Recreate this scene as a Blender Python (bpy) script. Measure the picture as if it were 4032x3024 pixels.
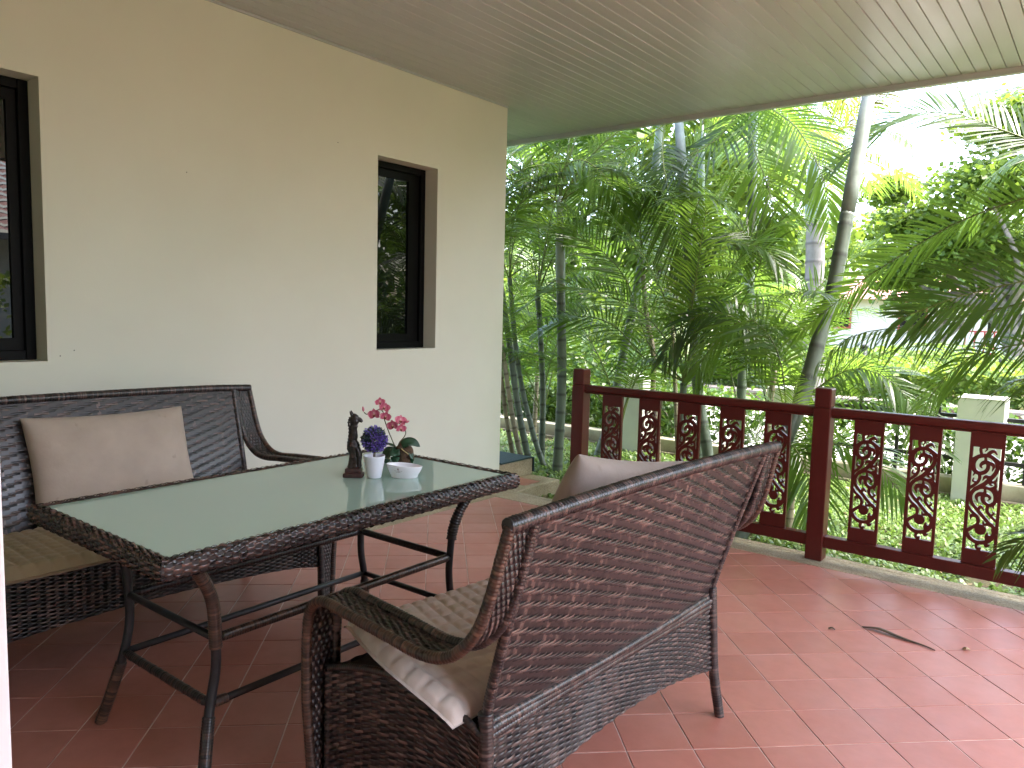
import bpy, bmesh, math, random
import numpy as np
from mathutils import Vector, Matrix, noise as mnoise

# ------------------------------------------------------------------ scene, camera, light
for o in list(bpy.data.objects):
    bpy.data.objects.remove(o, do_unlink=True)
scene = bpy.context.scene
COL = scene.collection
R = math.radians
rng = np.random.default_rng(7)
random.seed(7)

CAM_Z = 1.4
cam_d = bpy.data.cameras.new('camera')
cam = bpy.data.objects.new('camera', cam_d)
COL.objects.link(cam)
cr = Vector((0.7870559, 0.6163901, 0.0246220))
cu = Vector((-0.0779356, 0.0597621, 0.9951656))
cf = Vector((-0.6119387, 0.7851699, -0.0950749))
cam.matrix_world = Matrix(((cr.x, cu.x, -cf.x, 0), (cr.y, cu.y, -cf.y, 0), (cr.z, cu.z, -cf.z, CAM_Z), (0, 0, 0, 1)))
cam_d.sensor_width = 36.0
cam_d.lens = 27.005
cam_d.clip_start = 0.05
cam_d.clip_end = 900
scene.camera = cam

SUN_EL, SUN_AZ = R(64), R(62)          # azimuth measured from +Y towards +X
world = bpy.data.worlds.new('World')
scene.world = world
world.use_nodes = True
wn = world.node_tree
for n in list(wn.nodes):
    wn.nodes.remove(n)
w_out = wn.nodes.new('ShaderNodeOutputWorld')
w_bg = wn.nodes.new('ShaderNodeBackground')
w_sky = wn.nodes.new('ShaderNodeTexSky')
w_hs = wn.nodes.new('ShaderNodeHueSaturation')
w_sky.sky_type = 'NISHITA'
w_sky.sun_disc = False
w_sky.sun_elevation = SUN_EL
w_sky.sun_rotation = SUN_AZ
w_sky.air_density = 1.0
w_sky.dust_density = 4.0
w_sky.ozone_density = 1.0
w_hs.inputs['Saturation'].default_value = 0.95      # thin white cloud cover
wn.links.new(w_sky.outputs[0], w_hs.inputs['Color'])
wn.links.new(w_hs.outputs[0], w_bg.inputs['Color'])
w_bg.inputs['Strength'].default_value = 0.15
wn.links.new(w_bg.outputs[0], w_out.inputs['Surface'])

sun_d = bpy.data.lights.new('sun', 'SUN')
sun_d.energy = 1.5
sun_d.angle = R(14)
sun_d.color = (1.0, 0.96, 0.90)
sun = bpy.data.objects.new('sun', sun_d)
COL.objects.link(sun)
sd = Vector((math.sin(SUN_AZ) * math.cos(SUN_EL), math.cos(SUN_AZ) * math.cos(SUN_EL), math.sin(SUN_EL)))
sun.rotation_euler = sd.to_track_quat('Z', 'Y').to_euler()

scene.view_settings.view_transform = 'Standard'
scene.view_settings.look = 'None'
scene.view_settings.exposure = 3.5
scene.view_settings.gamma = 1.0
scene.view_settings.use_curve_mapping = False
scene.render.engine = 'CYCLES'
scene.cycles.max_bounces = 10
scene.cycles.diffuse_bounces = 6
scene.cycles.glossy_bounces = 4
scene.cycles.transmission_bounces = 6
scene.cycles.transparent_max_bounces = 8
scene.cycles.sample_clamp_indirect = 8.0
scene.cycles.use_denoising = True

# ------------------------------------------------------------------ materials
def new_mat(name):
    m = bpy.data.materials.new(name)
    m.use_nodes = True
    nt = m.node_tree
    b = nt.nodes.get('Principled BSDF')
    return m, nt, b

def ramp(nt, stops, fac=None, interp='LINEAR'):
    r = nt.nodes.new('ShaderNodeValToRGB')
    r.color_ramp.interpolation = interp
    e = r.color_ramp.elements
    e[0].position, e[0].color = stops[0][0], (*stops[0][1], 1)
    e[1].position, e[1].color = stops[-1][0], (*stops[-1][1], 1)
    for p, c in stops[1:-1]:
        x = e.new(p)
        x.color = (*c, 1)
    if fac is not None:
        nt.links.new(fac, r.inputs[0])
    return r

def noise_node(nt, scale, detail=3, rough=0.55, vec=None, dims='3D'):
    n = nt.nodes.new('ShaderNodeTexNoise')
    n.noise_dimensions = dims
    n.inputs['Scale'].default_value = scale
    n.inputs['Detail'].default_value = detail
    n.inputs['Roughness'].default_value = rough
    if vec is not None:
        nt.links.new(vec, n.inputs['Vector'])
    return n

def coords(nt, which='Object'):
    t = nt.nodes.new('ShaderNodeTexCoord')
    return t.outputs[which]

def world_pos(nt):
    return nt.nodes.new('ShaderNodeNewGeometry').outputs['Position']

def bump(nt, b, height, strength=0.3, dist=0.01):
    n = nt.nodes.new('ShaderNodeBump')
    n.inputs['Strength'].default_value = strength
    n.inputs['Distance'].default_value = dist
    nt.links.new(height, n.inputs['Height'])
    nt.links.new(n.outputs[0], b.inputs['Normal'])
    return n

def mapping(nt, vec, scale):
    m = nt.nodes.new('ShaderNodeMapping')
    m.inputs['Scale'].default_value = scale
    nt.links.new(vec, m.inputs['Vector'])
    return m.outputs[0]

def mixc(nt, fac, a, b_, typ='MIX'):
    m = nt.nodes.new('ShaderNodeMix')
    m.data_type = 'RGBA'
    m.blend_type = typ
    if isinstance(fac, (int, float)):
        m.inputs[0].default_value = fac
    else:
        nt.links.new(fac, m.inputs[0])
    for i, s in ((6, a), (7, b_)):
        if isinstance(s, tuple):
            m.inputs[i].default_value = (*s, 1)
        else:
            nt.links.new(s, m.inputs[i])
    return m.outputs[2]

def plain(name, col, rough=0.5, nscale=None, var=0.15, bstr=0.0, spec=0.5, bscale=None, metallic=0.0):
    m, nt, b = new_mat(name)
    b.inputs['Roughness'].default_value = rough
    b.inputs['Specular IOR Level'].default_value = spec
    b.inputs['Metallic'].default_value = metallic
    if nscale:
        p = coords(nt)
        n = noise_node(nt, nscale, 4, 0.6, p)
        lo = tuple(c * (1 - var) for c in col)
        hi = tuple(min(1, c * (1 + var)) for c in col)
        r = ramp(nt, [(0.3, lo), (0.7, hi)], n.outputs['Fac'])
        nt.links.new(r.outputs[0], b.inputs['Base Color'])
        if bstr:
            n2 = noise_node(nt, bscale or nscale * 4, 3, 0.6, p)
            bump(nt, b, n2.outputs['Fac'], bstr, 0.004)
    else:
        b.inputs['Base Color'].default_value = (*col, 1)
    return m

M = {}
# plaster wall
m, nt, b = new_mat('wall_paint')
p = world_pos(nt)
n = noise_node(nt, 1.3, 4, 0.6, p)
r = ramp(nt, [(0.3, (0.625, 0.625, 0.53)), (0.7, (0.66, 0.66, 0.565))], n.outputs['Fac'])
nt.links.new(r.outputs[0], b.inputs['Base Color'])
b.inputs['Roughness'].default_value = 0.6
n2 = noise_node(nt, 140, 3, 0.6, p)
bump(nt, b, n2.outputs['Fac'], 0.12, 0.003)
M['wall'] = m
M['wall_white'] = plain('white_gloss_paint', (0.78, 0.80, 0.84), 0.4, 3, 0.03)
# ceiling
m, nt, b = new_mat('ceiling_pvc')
oi = nt.nodes.new('ShaderNodeObjectInfo')
r = ramp(nt, [(0, (0.42, 0.45, 0.465)), (1, (0.445, 0.475, 0.49))], oi.outputs['Random'])
nt.links.new(r.outputs[0], b.inputs['Base Color'])
b.inputs['Roughness'].default_value = 0.32
p = world_pos(nt)
n = noise_node(nt, 3.0, 3, 0.5, mapping(nt, p, (4, 0.6, 1)))
rr = ramp(nt, [(0.3, (0.28,) * 3), (0.7, (0.42,) * 3)], n.outputs['Fac'])
nt.links.new(rr.outputs[0], b.inputs['Roughness'])
M['ceiling'] = m
# clay floor tiles
m, nt, b = new_mat('clay_tile')
oi = nt.nodes.new('ShaderNodeObjectInfo')
p = world_pos(nt)
n1 = noise_node(nt, 2.0, 4, 0.6, p)
n2 = noise_node(nt, 14, 4, 0.65, p)
c1 = ramp(nt, [(0.15, (0.385, 0.142, 0.103)), (0.6, (0.41, 0.156, 0.115)), (0.95, (0.44, 0.176, 0.132))], oi.outputs['Random'])
c2 = ramp(nt, [(0.3, (0.93, 0.92, 0.91)), (0.7, (1.06, 1.06, 1.07))], n2.outputs['Fac'])
c = mixc(nt, 1.0, c1.outputs[0], c2.outputs[0], 'MULTIPLY')
c3 = ramp(nt, [(0.40, (0, 0, 0)), (0.85, (0.25, 0.25, 0.25))], n1.outputs['Fac'])
c = mixc(nt, c3.outputs[0], c, (0.48, 0.33, 0.29))
nt.links.new(c, b.inputs['Base Color'])
n3 = noise_node(nt, 5, 4, 0.65, p)
rr = ramp(nt, [(0.2, (0.28,) * 3), (0.8, (0.46,) * 3)], n3.outputs['Fac'])
b.inputs['Specular IOR Level'].default_value = 0.32
nt.links.new(rr.outputs[0], b.inputs['Roughness'])
n4 = noise_node(nt, 60, 3, 0.6, p)
bump(nt, b, n4.outputs['Fac'], 0.06, 0.002)
M['tile'] = m
M['grout'] = plain('grout', (0.60, 0.47, 0.42), 0.85, 8, 0.25)
# washed pebble concrete
m, nt, b = new_mat('pebble_wash')
p = world_pos(nt)
v = nt.nodes.new('ShaderNodeTexVoronoi')
v.inputs['Scale'].default_value = 170
nt.links.new(p, v.inputs['Vector'])
r = ramp(nt, [(0.0, (0.20, 0.15, 0.085)), (0.4, (0.34, 0.27, 0.17)), (0.75, (0.42, 0.36, 0.26)), (1, (0.26, 0.21, 0.14))], v.outputs['Color'])
n = noise_node(nt, 4, 4, 0.6, p)
r2 = ramp(nt, [(0.3, (0.72, 0.72, 0.70)), (0.7, (1.08, 1.08, 1.05))], n.outputs['Fac'])
nt.links.new(mixc(nt, 1.0, r.outputs[0], r2.outputs[0], 'MULTIPLY'), b.inputs['Base Color'])
b.inputs['Roughness'].default_value = 0.85
bump(nt, b, v.outputs['Distance'], 0.5, 0.003)
M['pebble'] = m
# red-brown wood paint
m, nt, b = new_mat('red_wood')
p = coords(nt)
n = noise_node(nt, 6, 5, 0.65, mapping(nt, p, (1, 1, 0.25)))
r = ramp(nt, [(0.3, (0.060, 0.0085, 0.006)), (0.55, (0.080, 0.011, 0.008)), (0.8, (0.105, 0.022, 0.016))], n.outputs['Fac'])
n2 = noise_node(nt, 90, 3, 0.6, mapping(nt, p, (1, 1, 0.1)))
nt.links.new(r.outputs[0], b.inputs['Base Color'])
b.inputs['Roughness'].default_value = 0.36
b.inputs['Specular IOR Level'].default_value = 0.35
bump(nt, b, n2.outputs['Fac'], 0.12, 0.002)
M['wood'] = m

def wicker_mat(name, cols, wear=0.0, rough=0.33):
    m, nt, b = new_mat(name)
    uv = coords(nt, 'UV')
    n = noise_node(nt, 1.0, 3, 0.6, mapping(nt, uv, (9.0, 1.37, 1)), '2D')
    r = ramp(nt, [(0.42, cols[0]), (0.50, cols[1]), (0.56, cols[2]), (0.67, cols[3])], n.outputs['Fac'])
    c = r.outputs[0]
    p = coords(nt)
    if wear:
        n2 = noise_node(nt, 5.0, 4, 0.6, p)
        n3 = noise_node(nt, 60, 3, 0.6, p)
        mul = nt.nodes.new('ShaderNodeMath'); mul.operation = 'MULTIPLY'
        r2 = ramp(nt, [(0.50, (0, 0, 0)), (0.75, (wear,) * 3)], n2.outputs['Fac'])
        r3 = ramp(nt, [(0.35, (0.2,) * 3), (0.65, (1, 1, 1))], n3.outputs['Fac'])
        nt.links.new(r2.outputs[0], mul.inputs[0]); nt.links.new(r3.outputs[0], mul.inputs[1])
        c = mixc(nt, mul.outputs[0], c, (0.24, 0.225, 0.22))
    nt.links.new(c, b.inputs['Base Color'])
    b.inputs['Roughness'].default_value = rough
    b.inputs['Specular IOR Level'].default_value = 0.6
    return m
WC = [(0.010, 0.009, 0.011), (0.024, 0.019, 0.020), (0.070, 0.046, 0.041), (0.125, 0.080, 0.068)]
WB = [(0.028, 0.017, 0.014), (0.052, 0.029, 0.021), (0.085, 0.044, 0.030), (0.130, 0.070, 0.047)]
WR = [(0.022, 0.016, 0.016), (0.060, 0.035, 0.030), (0.105, 0.060, 0.050), (0.150, 0.085, 0.068)]
WD = [(0.010, 0.009, 0.011), (0.018, 0.014, 0.014), (0.035, 0.020, 0.017), (0.06, 0.03, 0.022)]
M['wicker'] = wicker_mat('wicker', WC, 0.0)
M['wicker_worn'] = wicker_mat('wicker_worn', WC, 0.55)
M['wicker_brown'] = wicker_mat('wicker_brown', WB, 0.0)
M['wicker_rim'] = wicker_mat('wicker_rim', WR, 0.0, 0.24)
M['wicker_dark'] = wicker_mat('wicker_dark', WD, 0.0)
M['black_tube'] = plain('black_steel_tube', (0.014, 0.014, 0.017), 0.45, 20, 0.5)
# frosted glass
m, nt, b = new_mat('frosted_glass')
b.inputs['Base Color'].default_value = (0.40, 0.56, 0.48, 1)
b.inputs['Roughness'].default_value = 0.0
b.inputs['IOR'].default_value = 1.52
M['frost'] = m
m, nt, b = new_mat('dark_window_glass')
b.inputs['Base Color'].default_value = (0.004, 0.005, 0.005, 1)
b.inputs['Roughness'].default_value = 0.01
b.inputs['IOR'].default_value = 1.5
M['pane'] = m
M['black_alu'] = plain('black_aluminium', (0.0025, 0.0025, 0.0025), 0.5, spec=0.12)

def cloth(name, col, scale=1.0, spots=True):
    m, nt, b = new_mat(name)
    p = coords(nt)
    n = noise_node(nt, 3.5, 5, 0.6, p)
    r = ramp(nt, [(0.3, tuple(c * 0.86 for c in col)), (0.7, tuple(c * 1.08 for c in col))], n.outputs['Fac'])
    c = r.outputs[0]
    if spots:
        n3 = noise_node(nt, 22, 2, 0.5, p)
        r3 = ramp(nt, [(0.70, (0, 0, 0)), (0.78, (0.35,) * 3)], n3.outputs['Fac'])
        c = mixc(nt, r3.outputs[0], c, tuple(x * 0.55 for x in col))
    nt.links.new(c, b.inputs['Base Color'])
    b.inputs['Roughness'].default_value = 0.9
    b.inputs['Sheen Weight'].default_value = 0.15
    b.inputs['Specular IOR Level'].default_value = 0.2
    n2 = noise_node(nt, 420, 2, 0.6, p)
    n4 = noise_node(nt, 9, 4, 0.6, mapping(nt, p, (1, 1, 1)))
    ad = nt.nodes.new('ShaderNodeMath'); ad.operation = 'MULTIPLY_ADD'
    ad.inputs[1].default_value = 0.12
    nt.links.new(n2.outputs['Fac'], ad.inputs[0]); nt.links.new(n4.outputs['Fac'], ad.inputs[2])
    bump(nt, b, ad.outputs[0], 0.35, 0.012)
    return m
M['tan'] = cloth('tan_canvas', (0.45, 0.365, 0.30))
M['tan2'] = cloth('taupe_canvas', (0.37, 0.30, 0.255))
M['olive'] = cloth('beige_quilt', (0.34, 0.27, 0.175))
M['cream'] = cloth('cream_quilt', (0.60, 0.525, 0.475))

def leaf_mat(name, stops, trans=0.35, rough=0.4, tcol=(0.25, 0.42, 0.04)):
    m, nt, b = new_mat(name)
    g = nt.nodes.new('ShaderNodeNewGeometry')
    oi = nt.nodes.new('ShaderNodeObjectInfo')
    ad = nt.nodes.new('ShaderNodeMath'); ad.operation = 'MULTIPLY_ADD'
    ad.inputs[1].default_value = 0.4
    ml = nt.nodes.new('ShaderNodeMath'); ml.operation = 'MULTIPLY'; ml.inputs[1].default_value = 0.6
    nt.links.new(oi.outputs['Random'], ml.inputs[0])
    nt.links.new(g.outputs['Random Per Island'], ad.inputs[0])
    nt.links.new(ml.outputs[0], ad.inputs[2])
    r = ramp(nt, stops, ad.outputs[0])
    nt.links.new(r.outputs[0], b.inputs['Base Color'])
    b.inputs['Roughness'].default_value = rough
    t = nt.nodes.new('ShaderNodeBsdfTranslucent')
    tc = mixc(nt, 0.5, r.outputs[0], tcol)
    nt.links.new(tc, t.inputs['Color'])
    mx = nt.nodes.new('ShaderNodeMixShader')
    mx.inputs[0].default_value = trans
    nt.links.new(b.outputs[0], mx.inputs[1]); nt.links.new(t.outputs[0], mx.inputs[2])
    nt.links.new(mx.outputs[0], nt.nodes['Material Output'].inputs['Surface'])
    return m
M['palm'] = leaf_mat('palm_leaf', [(0.0, (0.028, 0.068, 0.014)), (0.4, (0.062, 0.128, 0.021)), (0.75, (0.10, 0.19, 0.027)), (1.0, (0.16, 0.24, 0.036))], 0.5, 0.30, (0.30, 0.48, 0.05))
M['palm_shaded'] = leaf_mat('palm_leaf_shaded', [(0.0, (0.022, 0.050, 0.014)), (1.0, (0.05, 0.09, 0.02))], 0.3, 0.35)  # shaded copy of the palm leaf: silhouette darkness put into the colour
M['palm_yellow'] = leaf_mat('palm_leaf_yellowing', [(0.0, (0.045, 0.06, 0.012)), (0.5, (0.10, 0.085, 0.012)), (1.0, (0.17, 0.115, 0.010))], 0.35, 0.4, (0.22, 0.16, 0.012))
M['tree'] = leaf_mat('tree_leaf', [(0.0, (0.045, 0.085, 0.016)), (0.5, (0.085, 0.15, 0.024)), (1.0, (0.15, 0.21, 0.035))], 0.4, 0.5, (0.35, 0.5, 0.05))
M['hedge'] = leaf_mat('hedge_leaf', [(0.0, (0.025, 0.060, 0.014)), (0.6, (0.055, 0.115, 0.022)), (1.0, (0.11, 0.17, 0.03))], 0.3, 0.4)
M['cover'] = leaf_mat('ground_cover_leaf', [(0.0, (0.06, 0.12, 0.02)), (0.5, (0.11, 0.19, 0.03)), (1.0, (0.20, 0.25, 0.05))], 0.35, 0.5, (0.4, 0.5, 0.06))
M['grass'] = leaf_mat('grass_blade', [(0.0, (0.09, 0.16, 0.035)), (0.5, (0.16, 0.25, 0.06)), (0.85, (0.24, 0.33, 0.10)), (1.0, (0.38, 0.38, 0.20))], 0.35, 0.32)
# areca trunk with ring scars
def trunk_mat(name, base, ring, rings_scale=None):
    m, nt, b = new_mat(name)
    uv = coords(nt, 'UV')
    sp = nt.nodes.new('ShaderNodeSeparateXYZ')
    nt.links.new(uv, sp.inputs[0])
    fr = nt.nodes.new('ShaderNodeMath'); fr.operation = 'FRACT'
    nt.links.new(sp.outputs[1], fr.inputs[0])
    r = ramp(nt, [(0.0, (1, 1, 1)), (0.07, (1, 1, 1)), (0.16, (0, 0, 0)), (0.93, (0, 0, 0)), (1.0, (0.8, 0.8, 0.8))], fr.outputs[0])
    p = coords(nt)
    n = noise_node(nt, 9, 4, 0.65, mapping(nt, p, (1, 1, 0.35)))
    r2 = ramp(nt, [(0.3, tuple(c * 0.7 for c in base)), (0.7, tuple(c * 1.25 for c in base))], n.outputs['Fac'])
    nt.links.new(mixc(nt, r.outputs[0], r2.outputs[0], ring), b.inputs['Base Color'])
    b.inputs['Roughness'].default_value = 0.55
    return m
M['trunk_green'] = trunk_mat('areca_trunk', (0.115, 0.145, 0.110), (0.05, 0.06, 0.045))
M['trunk_pale'] = trunk_mat('pale_palm_trunk', (0.26, 0.22, 0.15), (0.12, 0.09, 0.055))
M['trunk_grey'] = trunk_mat('grey_palm_trunk', (0.20, 0.18, 0.17), (0.10, 0.085, 0.075))
M['shaft'] = plain('crownshaft', (0.24, 0.29, 0.255), 0.5, 7, 0.25)
M['stalk'] = plain('palm_stalk', (0.13, 0.17, 0.035), 0.45, 10, 0.3)
M['bark'] = plain('grey_bark', (0.20, 0.17, 0.14), 0.9, 9, 0.45, 0.6, bscale=30)
# ground
m, nt, b = new_mat('lawn_soil')
p = world_pos(nt)
n = noise_node(nt, 1.1, 5, 0.65, p)
r = ramp(nt, [(0.36, (0.10, 0.065, 0.035)), (0.50, (0.075, 0.10, 0.025)), (0.70, (0.10, 0.16, 0.035))], n.outputs['Fac'])
n2 = noise_node(nt, 45, 4, 0.65, p)
r2 = ramp(nt, [(0.3, (0.6, 0.6, 0.6)), (0.7, (1.25, 1.25, 1.2))], n2.outputs['Fac'])
nt.links.new(mixc(nt, 1.0, r.outputs[0], r2.outputs[0], 'MULTIPLY'), b.inputs['Base Color'])
b.inputs['Roughness'].default_value = 0.95
bump(nt, b, n2.outputs['Fac'], 0.6, 0.02)
M['soil'] = m
M['road'] = plain('pale_concrete_road', (0.33, 0.32, 0.30), 0.8, 2, 0.12, 0.2)
# cream boundary wall with dirty foot
m, nt, b = new_mat('boundary_plaster')
p = world_pos(nt)
sp = nt.nodes.new('ShaderNodeSeparateXYZ'); nt.links.new(p, sp.inputs[0])
n = noise_node(nt, 7, 5, 0.65, p)
ad = nt.nodes.new('ShaderNodeMath'); ad.operation = 'MULTIPLY_ADD'; ad.inputs[1].default_value = 0.22
nt.links.new(n.outputs['Fac'], ad.inputs[0]); nt.links.new(sp.outputs[2], ad.inputs[2])
r = ramp(nt, [(0.0, (0.15, 0.125, 0.085)), (0.10, (0.34, 0.29, 0.21)), (0.26, (0.60, 0.56, 0.45))], ad.outputs[0])
nt.links.new(r.outputs[0], b.inputs['Base Color'])
b.inputs['Roughness'].default_value = 0.8
M['boundary'] = m
M['pillar'] = plain('pale_pillar_paint', (0.62, 0.61, 0.55), 0.7, 4, 0.06)
M['iron'] = plain('black_iron', (0.012, 0.012, 0.012), 0.5)
M['pinkstone'] = plain('pink_stone', (0.24, 0.16, 0.14), 0.7, 5, 0.12)
M['paleslab'] = plain('pale_coping', (0.24, 0.20, 0.185), 0.7, 5, 0.08)
M['mat'] = plain('green_mat', (0.012, 0.038, 0.038), 0.85, 40, 0.3, 0.4, bscale=300)
M['mat_edge'] = plain('mat_edge', (0.008, 0.008, 0.009), 0.7)
M['ceramic'] = plain('white_ceramic', (0.80, 0.80, 0.83), 0.18)
M['plastic'] = plain('white_plastic', (0.78, 0.78, 0.84), 0.28)
m, nt, b = new_mat('dark_carved_wood')
p = coords(nt)
n = noise_node(nt, 60, 4, 0.6, p)
r = ramp(nt, [(0.35, (0.012, 0.008, 0.007)), (0.6, (0.032, 0.017, 0.012)), (0.8, (0.075, 0.040, 0.028))], n.outputs['Fac'])
nt.links.new(r.outputs[0], b.inputs['Base Color'])
b.inputs['Roughness'].default_value = 0.32
n2 = noise_node(nt, 160, 3, 0.6, p)
bump(nt, b, n2.outputs['Fac'], 0.5, 0.003)
M['carved'] = m
M['base_wood'] = plain('statue_base_wood', (0.060, 0.026, 0.022), 0.4, 70, 0.5, 0.4, bscale=150)
M['ball_leaf'] = leaf_mat('topiary_leaf', [(0.0, (0.035, 0.060, 0.055)), (0.6, (0.07, 0.10, 0.09)), (1.0, (0.16, 0.19, 0.21))], 0.1, 0.5, (0.1, 0.15, 0.1))
M['purple'] = leaf_mat('purple_floret', [(0.0, (0.055, 0.030, 0.20)), (0.6, (0.12, 0.07, 0.38)), (1.0, (0.24, 0.17, 0.58))], 0.15, 0.5, (0.2, 0.1, 0.5))
m, nt, b = new_mat('orchid_petal')
uv = coords(nt, 'UV')
sp = nt.nodes.new('ShaderNodeSeparateXYZ'); nt.links.new(uv, sp.inputs[0])
n = noise_node(nt, 40, 2, 0.5, coords(nt))
ad = nt.nodes.new('ShaderNodeMath'); ad.operation = 'MULTIPLY_ADD'; ad.inputs[1].default_value = 0.4
nt.links.new(n.outputs['Fac'], ad.inputs[0]); nt.links.new(sp.outputs[0], ad.inputs[2])
r = ramp(nt, [(0.15, (0.72, 0.50, 0.50)), (0.42, (0.62, 0.16, 0.22)), (0.8, (0.50, 0.05, 0.12)), (1.2, (0.62, 0.18, 0.24))], ad.outputs[0])
nt.links.new(r.outputs[0], b.inputs['Base Color'])
b.inputs['Roughness'].default_value = 0.55
M['petal'] = m
M['lip'] = plain('orchid_lip', (0.22, 0.02, 0.035), 0.5, 60, 0.4)
M['lip_y'] = plain('orchid_column', (0.65, 0.42, 0.16), 0.5)
M['orchid_leaf'] = plain('orchid_leaf', (0.014, 0.055, 0.022), 0.42, 25, 0.3)
M['orchid_stem'] = plain('orchid_stem', (0.11, 0.10, 0.045), 0.5, 30, 0.3)
M['husk'] = plain('coconut_husk', (0.085, 0.048, 0.026), 0.95, 45, 0.7, 0.9, bscale=110)
M['rooty'] = plain('pale_root', (0.62, 0.50, 0.22), 0.5)
M['print_dark'] = plain('print_dark', (0.10, 0.05, 0.06), 0.6)
M['print_red'] = plain('print_red', (0.45, 0.04, 0.05), 0.6)
M['dryleaf'] = plain('dry_leaf', (0.075, 0.045, 0.025), 0.6, 30, 0.5)
M['paleleaf'] = plain('pale_dry_leaf', (0.30, 0.20, 0.10), 0.6, 30, 0.3)
M['rooftile'] = plain('roof_tile', (0.33, 0.13, 0.11), 0.6, 3, 0.2)
M['redpaint'] = plain('red_paint', (0.33, 0.045, 0.04), 0.5)
M['farwall'] = plain('far_house_wall', (0.70, 0.66, 0.60), 0.8, 1, 0.06)
M['deck'] = plain('seat_deck', (0.035, 0.023, 0.020), 0.6)

# ------------------------------------------------------------------ mesh helpers
class MB:
    def __init__(s):
        s.v, s.f, s.uv, s.n = [], [], [], 0
    def add(s, v, f, uv=None):
        v = np.asarray(v, float).reshape(-1, 3)
        s.v.append(v)
        s.f += [tuple(int(i) + s.n for i in q) for q in f]
        s.uv.append(np.zeros((len(v), 2)) if uv is None else np.asarray(uv, float).reshape(-1, 2))
        s.n += len(v)
    def grid(s, P, uv=None, closed_v=False):
        P = np.asarray(P, float)
        a, b_ = P.shape[:2]
        idx = np.arange(a * b_).reshape(a, b_) + s.n
        if closed_v:
            idx = np.concatenate([idx, idx[:, :1]], 1)
        q = np.stack([idx[:-1, :-1], idx[1:, :-1], idx[1:, 1:], idx[:-1, 1:]], -1).reshape(-1, 4)
        s.v.append(P.reshape(-1, 3))
        s.f += [tuple(x) for x in q.tolist()]
        s.uv.append(np.zeros((a * b_, 2)) if uv is None else np.asarray(uv, float).reshape(-1, 2))
        s.n += a * b_
    def mesh(s, name, mat, smooth=False):
        me = bpy.data.meshes.new(name)
        V = np.concatenate(s.v) if s.v else np.zeros((0, 3))
        me.from_pydata(V.tolist(), [], s.f)
        U = np.concatenate(s.uv)
        li = np.empty(len(me.loops), np.int32)
        me.loops.foreach_get('vertex_index', li)
        ul = me.uv_layers.new(name='UVMap')
        ul.data.foreach_set('uv', U[li].astype(np.float32).ravel())
        me.materials.append(mat)
        if smooth:
            me.polygons.foreach_set('use_smooth', [True] * len(me.polygons))
        me.update()
        return me
    def build(s, name, mat, parent=None, smooth=False):
        return obj(name, s.mesh(name, mat, smooth), parent)

def obj(name, me, parent=None, loc=None):
    o = bpy.data.objects.new(name, me)
    COL.objects.link(o)
    if parent is not None:
        o.parent = parent
    if loc is not None:
        o.location = loc
    return o

def quads_mesh(name, V, nper, faces, mat, smooth=False):
    """many identical small pieces: V (n, nper, 3); faces = local index tuples (all quads or all tris)"""
    n = len(V)
    k = len(faces[0])
    F = (np.array(faces)[None] + (np.arange(n) * nper)[:, None, None]).reshape(-1, k)
    me = bpy.data.meshes.new(name)
    me.vertices.add(n * nper)
    me.vertices.foreach_set('co', np.ascontiguousarray(V, np.float32).ravel())
    me.loops.add(F.size)
    me.loops.foreach_set('vertex_index', F.astype(np.int32).ravel())
    me.polygons.add(len(F))
    me.polygons.foreach_set('loop_start', np.arange(0, F.size, k, dtype=np.int32))
    me.polygons.foreach_set('loop_total', np.full(len(F), k, np.int32))
    me.update(calc_edges=True)
    me.validate()
    me.materials.append(mat)
    if smooth:
        me.polygons.foreach_set('use_smooth', [True] * len(me.polygons))
    return me

def thing(name, label, cat, loc=(0, 0, 0), rotz=0.0, group=None):
    o = bpy.data.objects.new(name, None)
    o.empty_display_size = 0.1
    COL.objects.link(o)
    o.location = loc
    o.rotation_euler = (0, 0, rotz)
    tag(o, label, cat, group)
    return o

def tag(o, label, cat, group=None):
    o['label'] = label
    o['category'] = cat
    if group:
        o['group'] = group
    return o

def struct(o):
    o['kind'] = 'structure'
    return o

def stuff(o):
    o['kind'] = 'stuff'
    return o

def box(mb, lo, hi):
    x0, y0, z0 = lo; x1, y1, z1 = hi
    v = [(x0, y0, z0), (x1, y0, z0), (x1, y1, z0), (x0, y1, z0), (x0, y0, z1), (x1, y0, z1), (x1, y1, z1), (x0, y1, z1)]
    f = [(0, 3, 2, 1), (4, 5, 6, 7), (0, 1, 5, 4), (1, 2, 6, 5), (2, 3, 7, 6), (3, 0, 4, 7)]
    mb.add(v, f)

def boxo(name, lo, hi, mat, parent=None, bev=0.0):
    mb = MB(); box(mb, lo, hi)
    o = mb.build(name, mat, parent)
    if bev:
        bv = o.modifiers.new('bevel', 'BEVEL'); bv.width = bev; bv.segments = 2; bv.limit_method = 'ANGLE'
    return o

def spline(pts, n):
    """Catmull-Rom through pts -> n points evenly in parameter"""
    P = np.asarray(pts, float)
    P = np.concatenate([[2 * P[0] - P[1]], P, [2 * P[-1] - P[-2]]])
    m = len(P) - 3
    t = np.linspace(0, m - 1e-9, n)
    i = t.astype(int); f = (t - i)[:, None]
    a, b_, c, d = P[i], P[i + 1], P[i + 2], P[i + 3]
    return 0.5 * (2 * b_ + (c - a) * f + (2 * a - 5 * b_ + 4 * c - d) * f ** 2 + (3 * b_ - a - 3 * c + d) * f ** 3)

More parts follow.
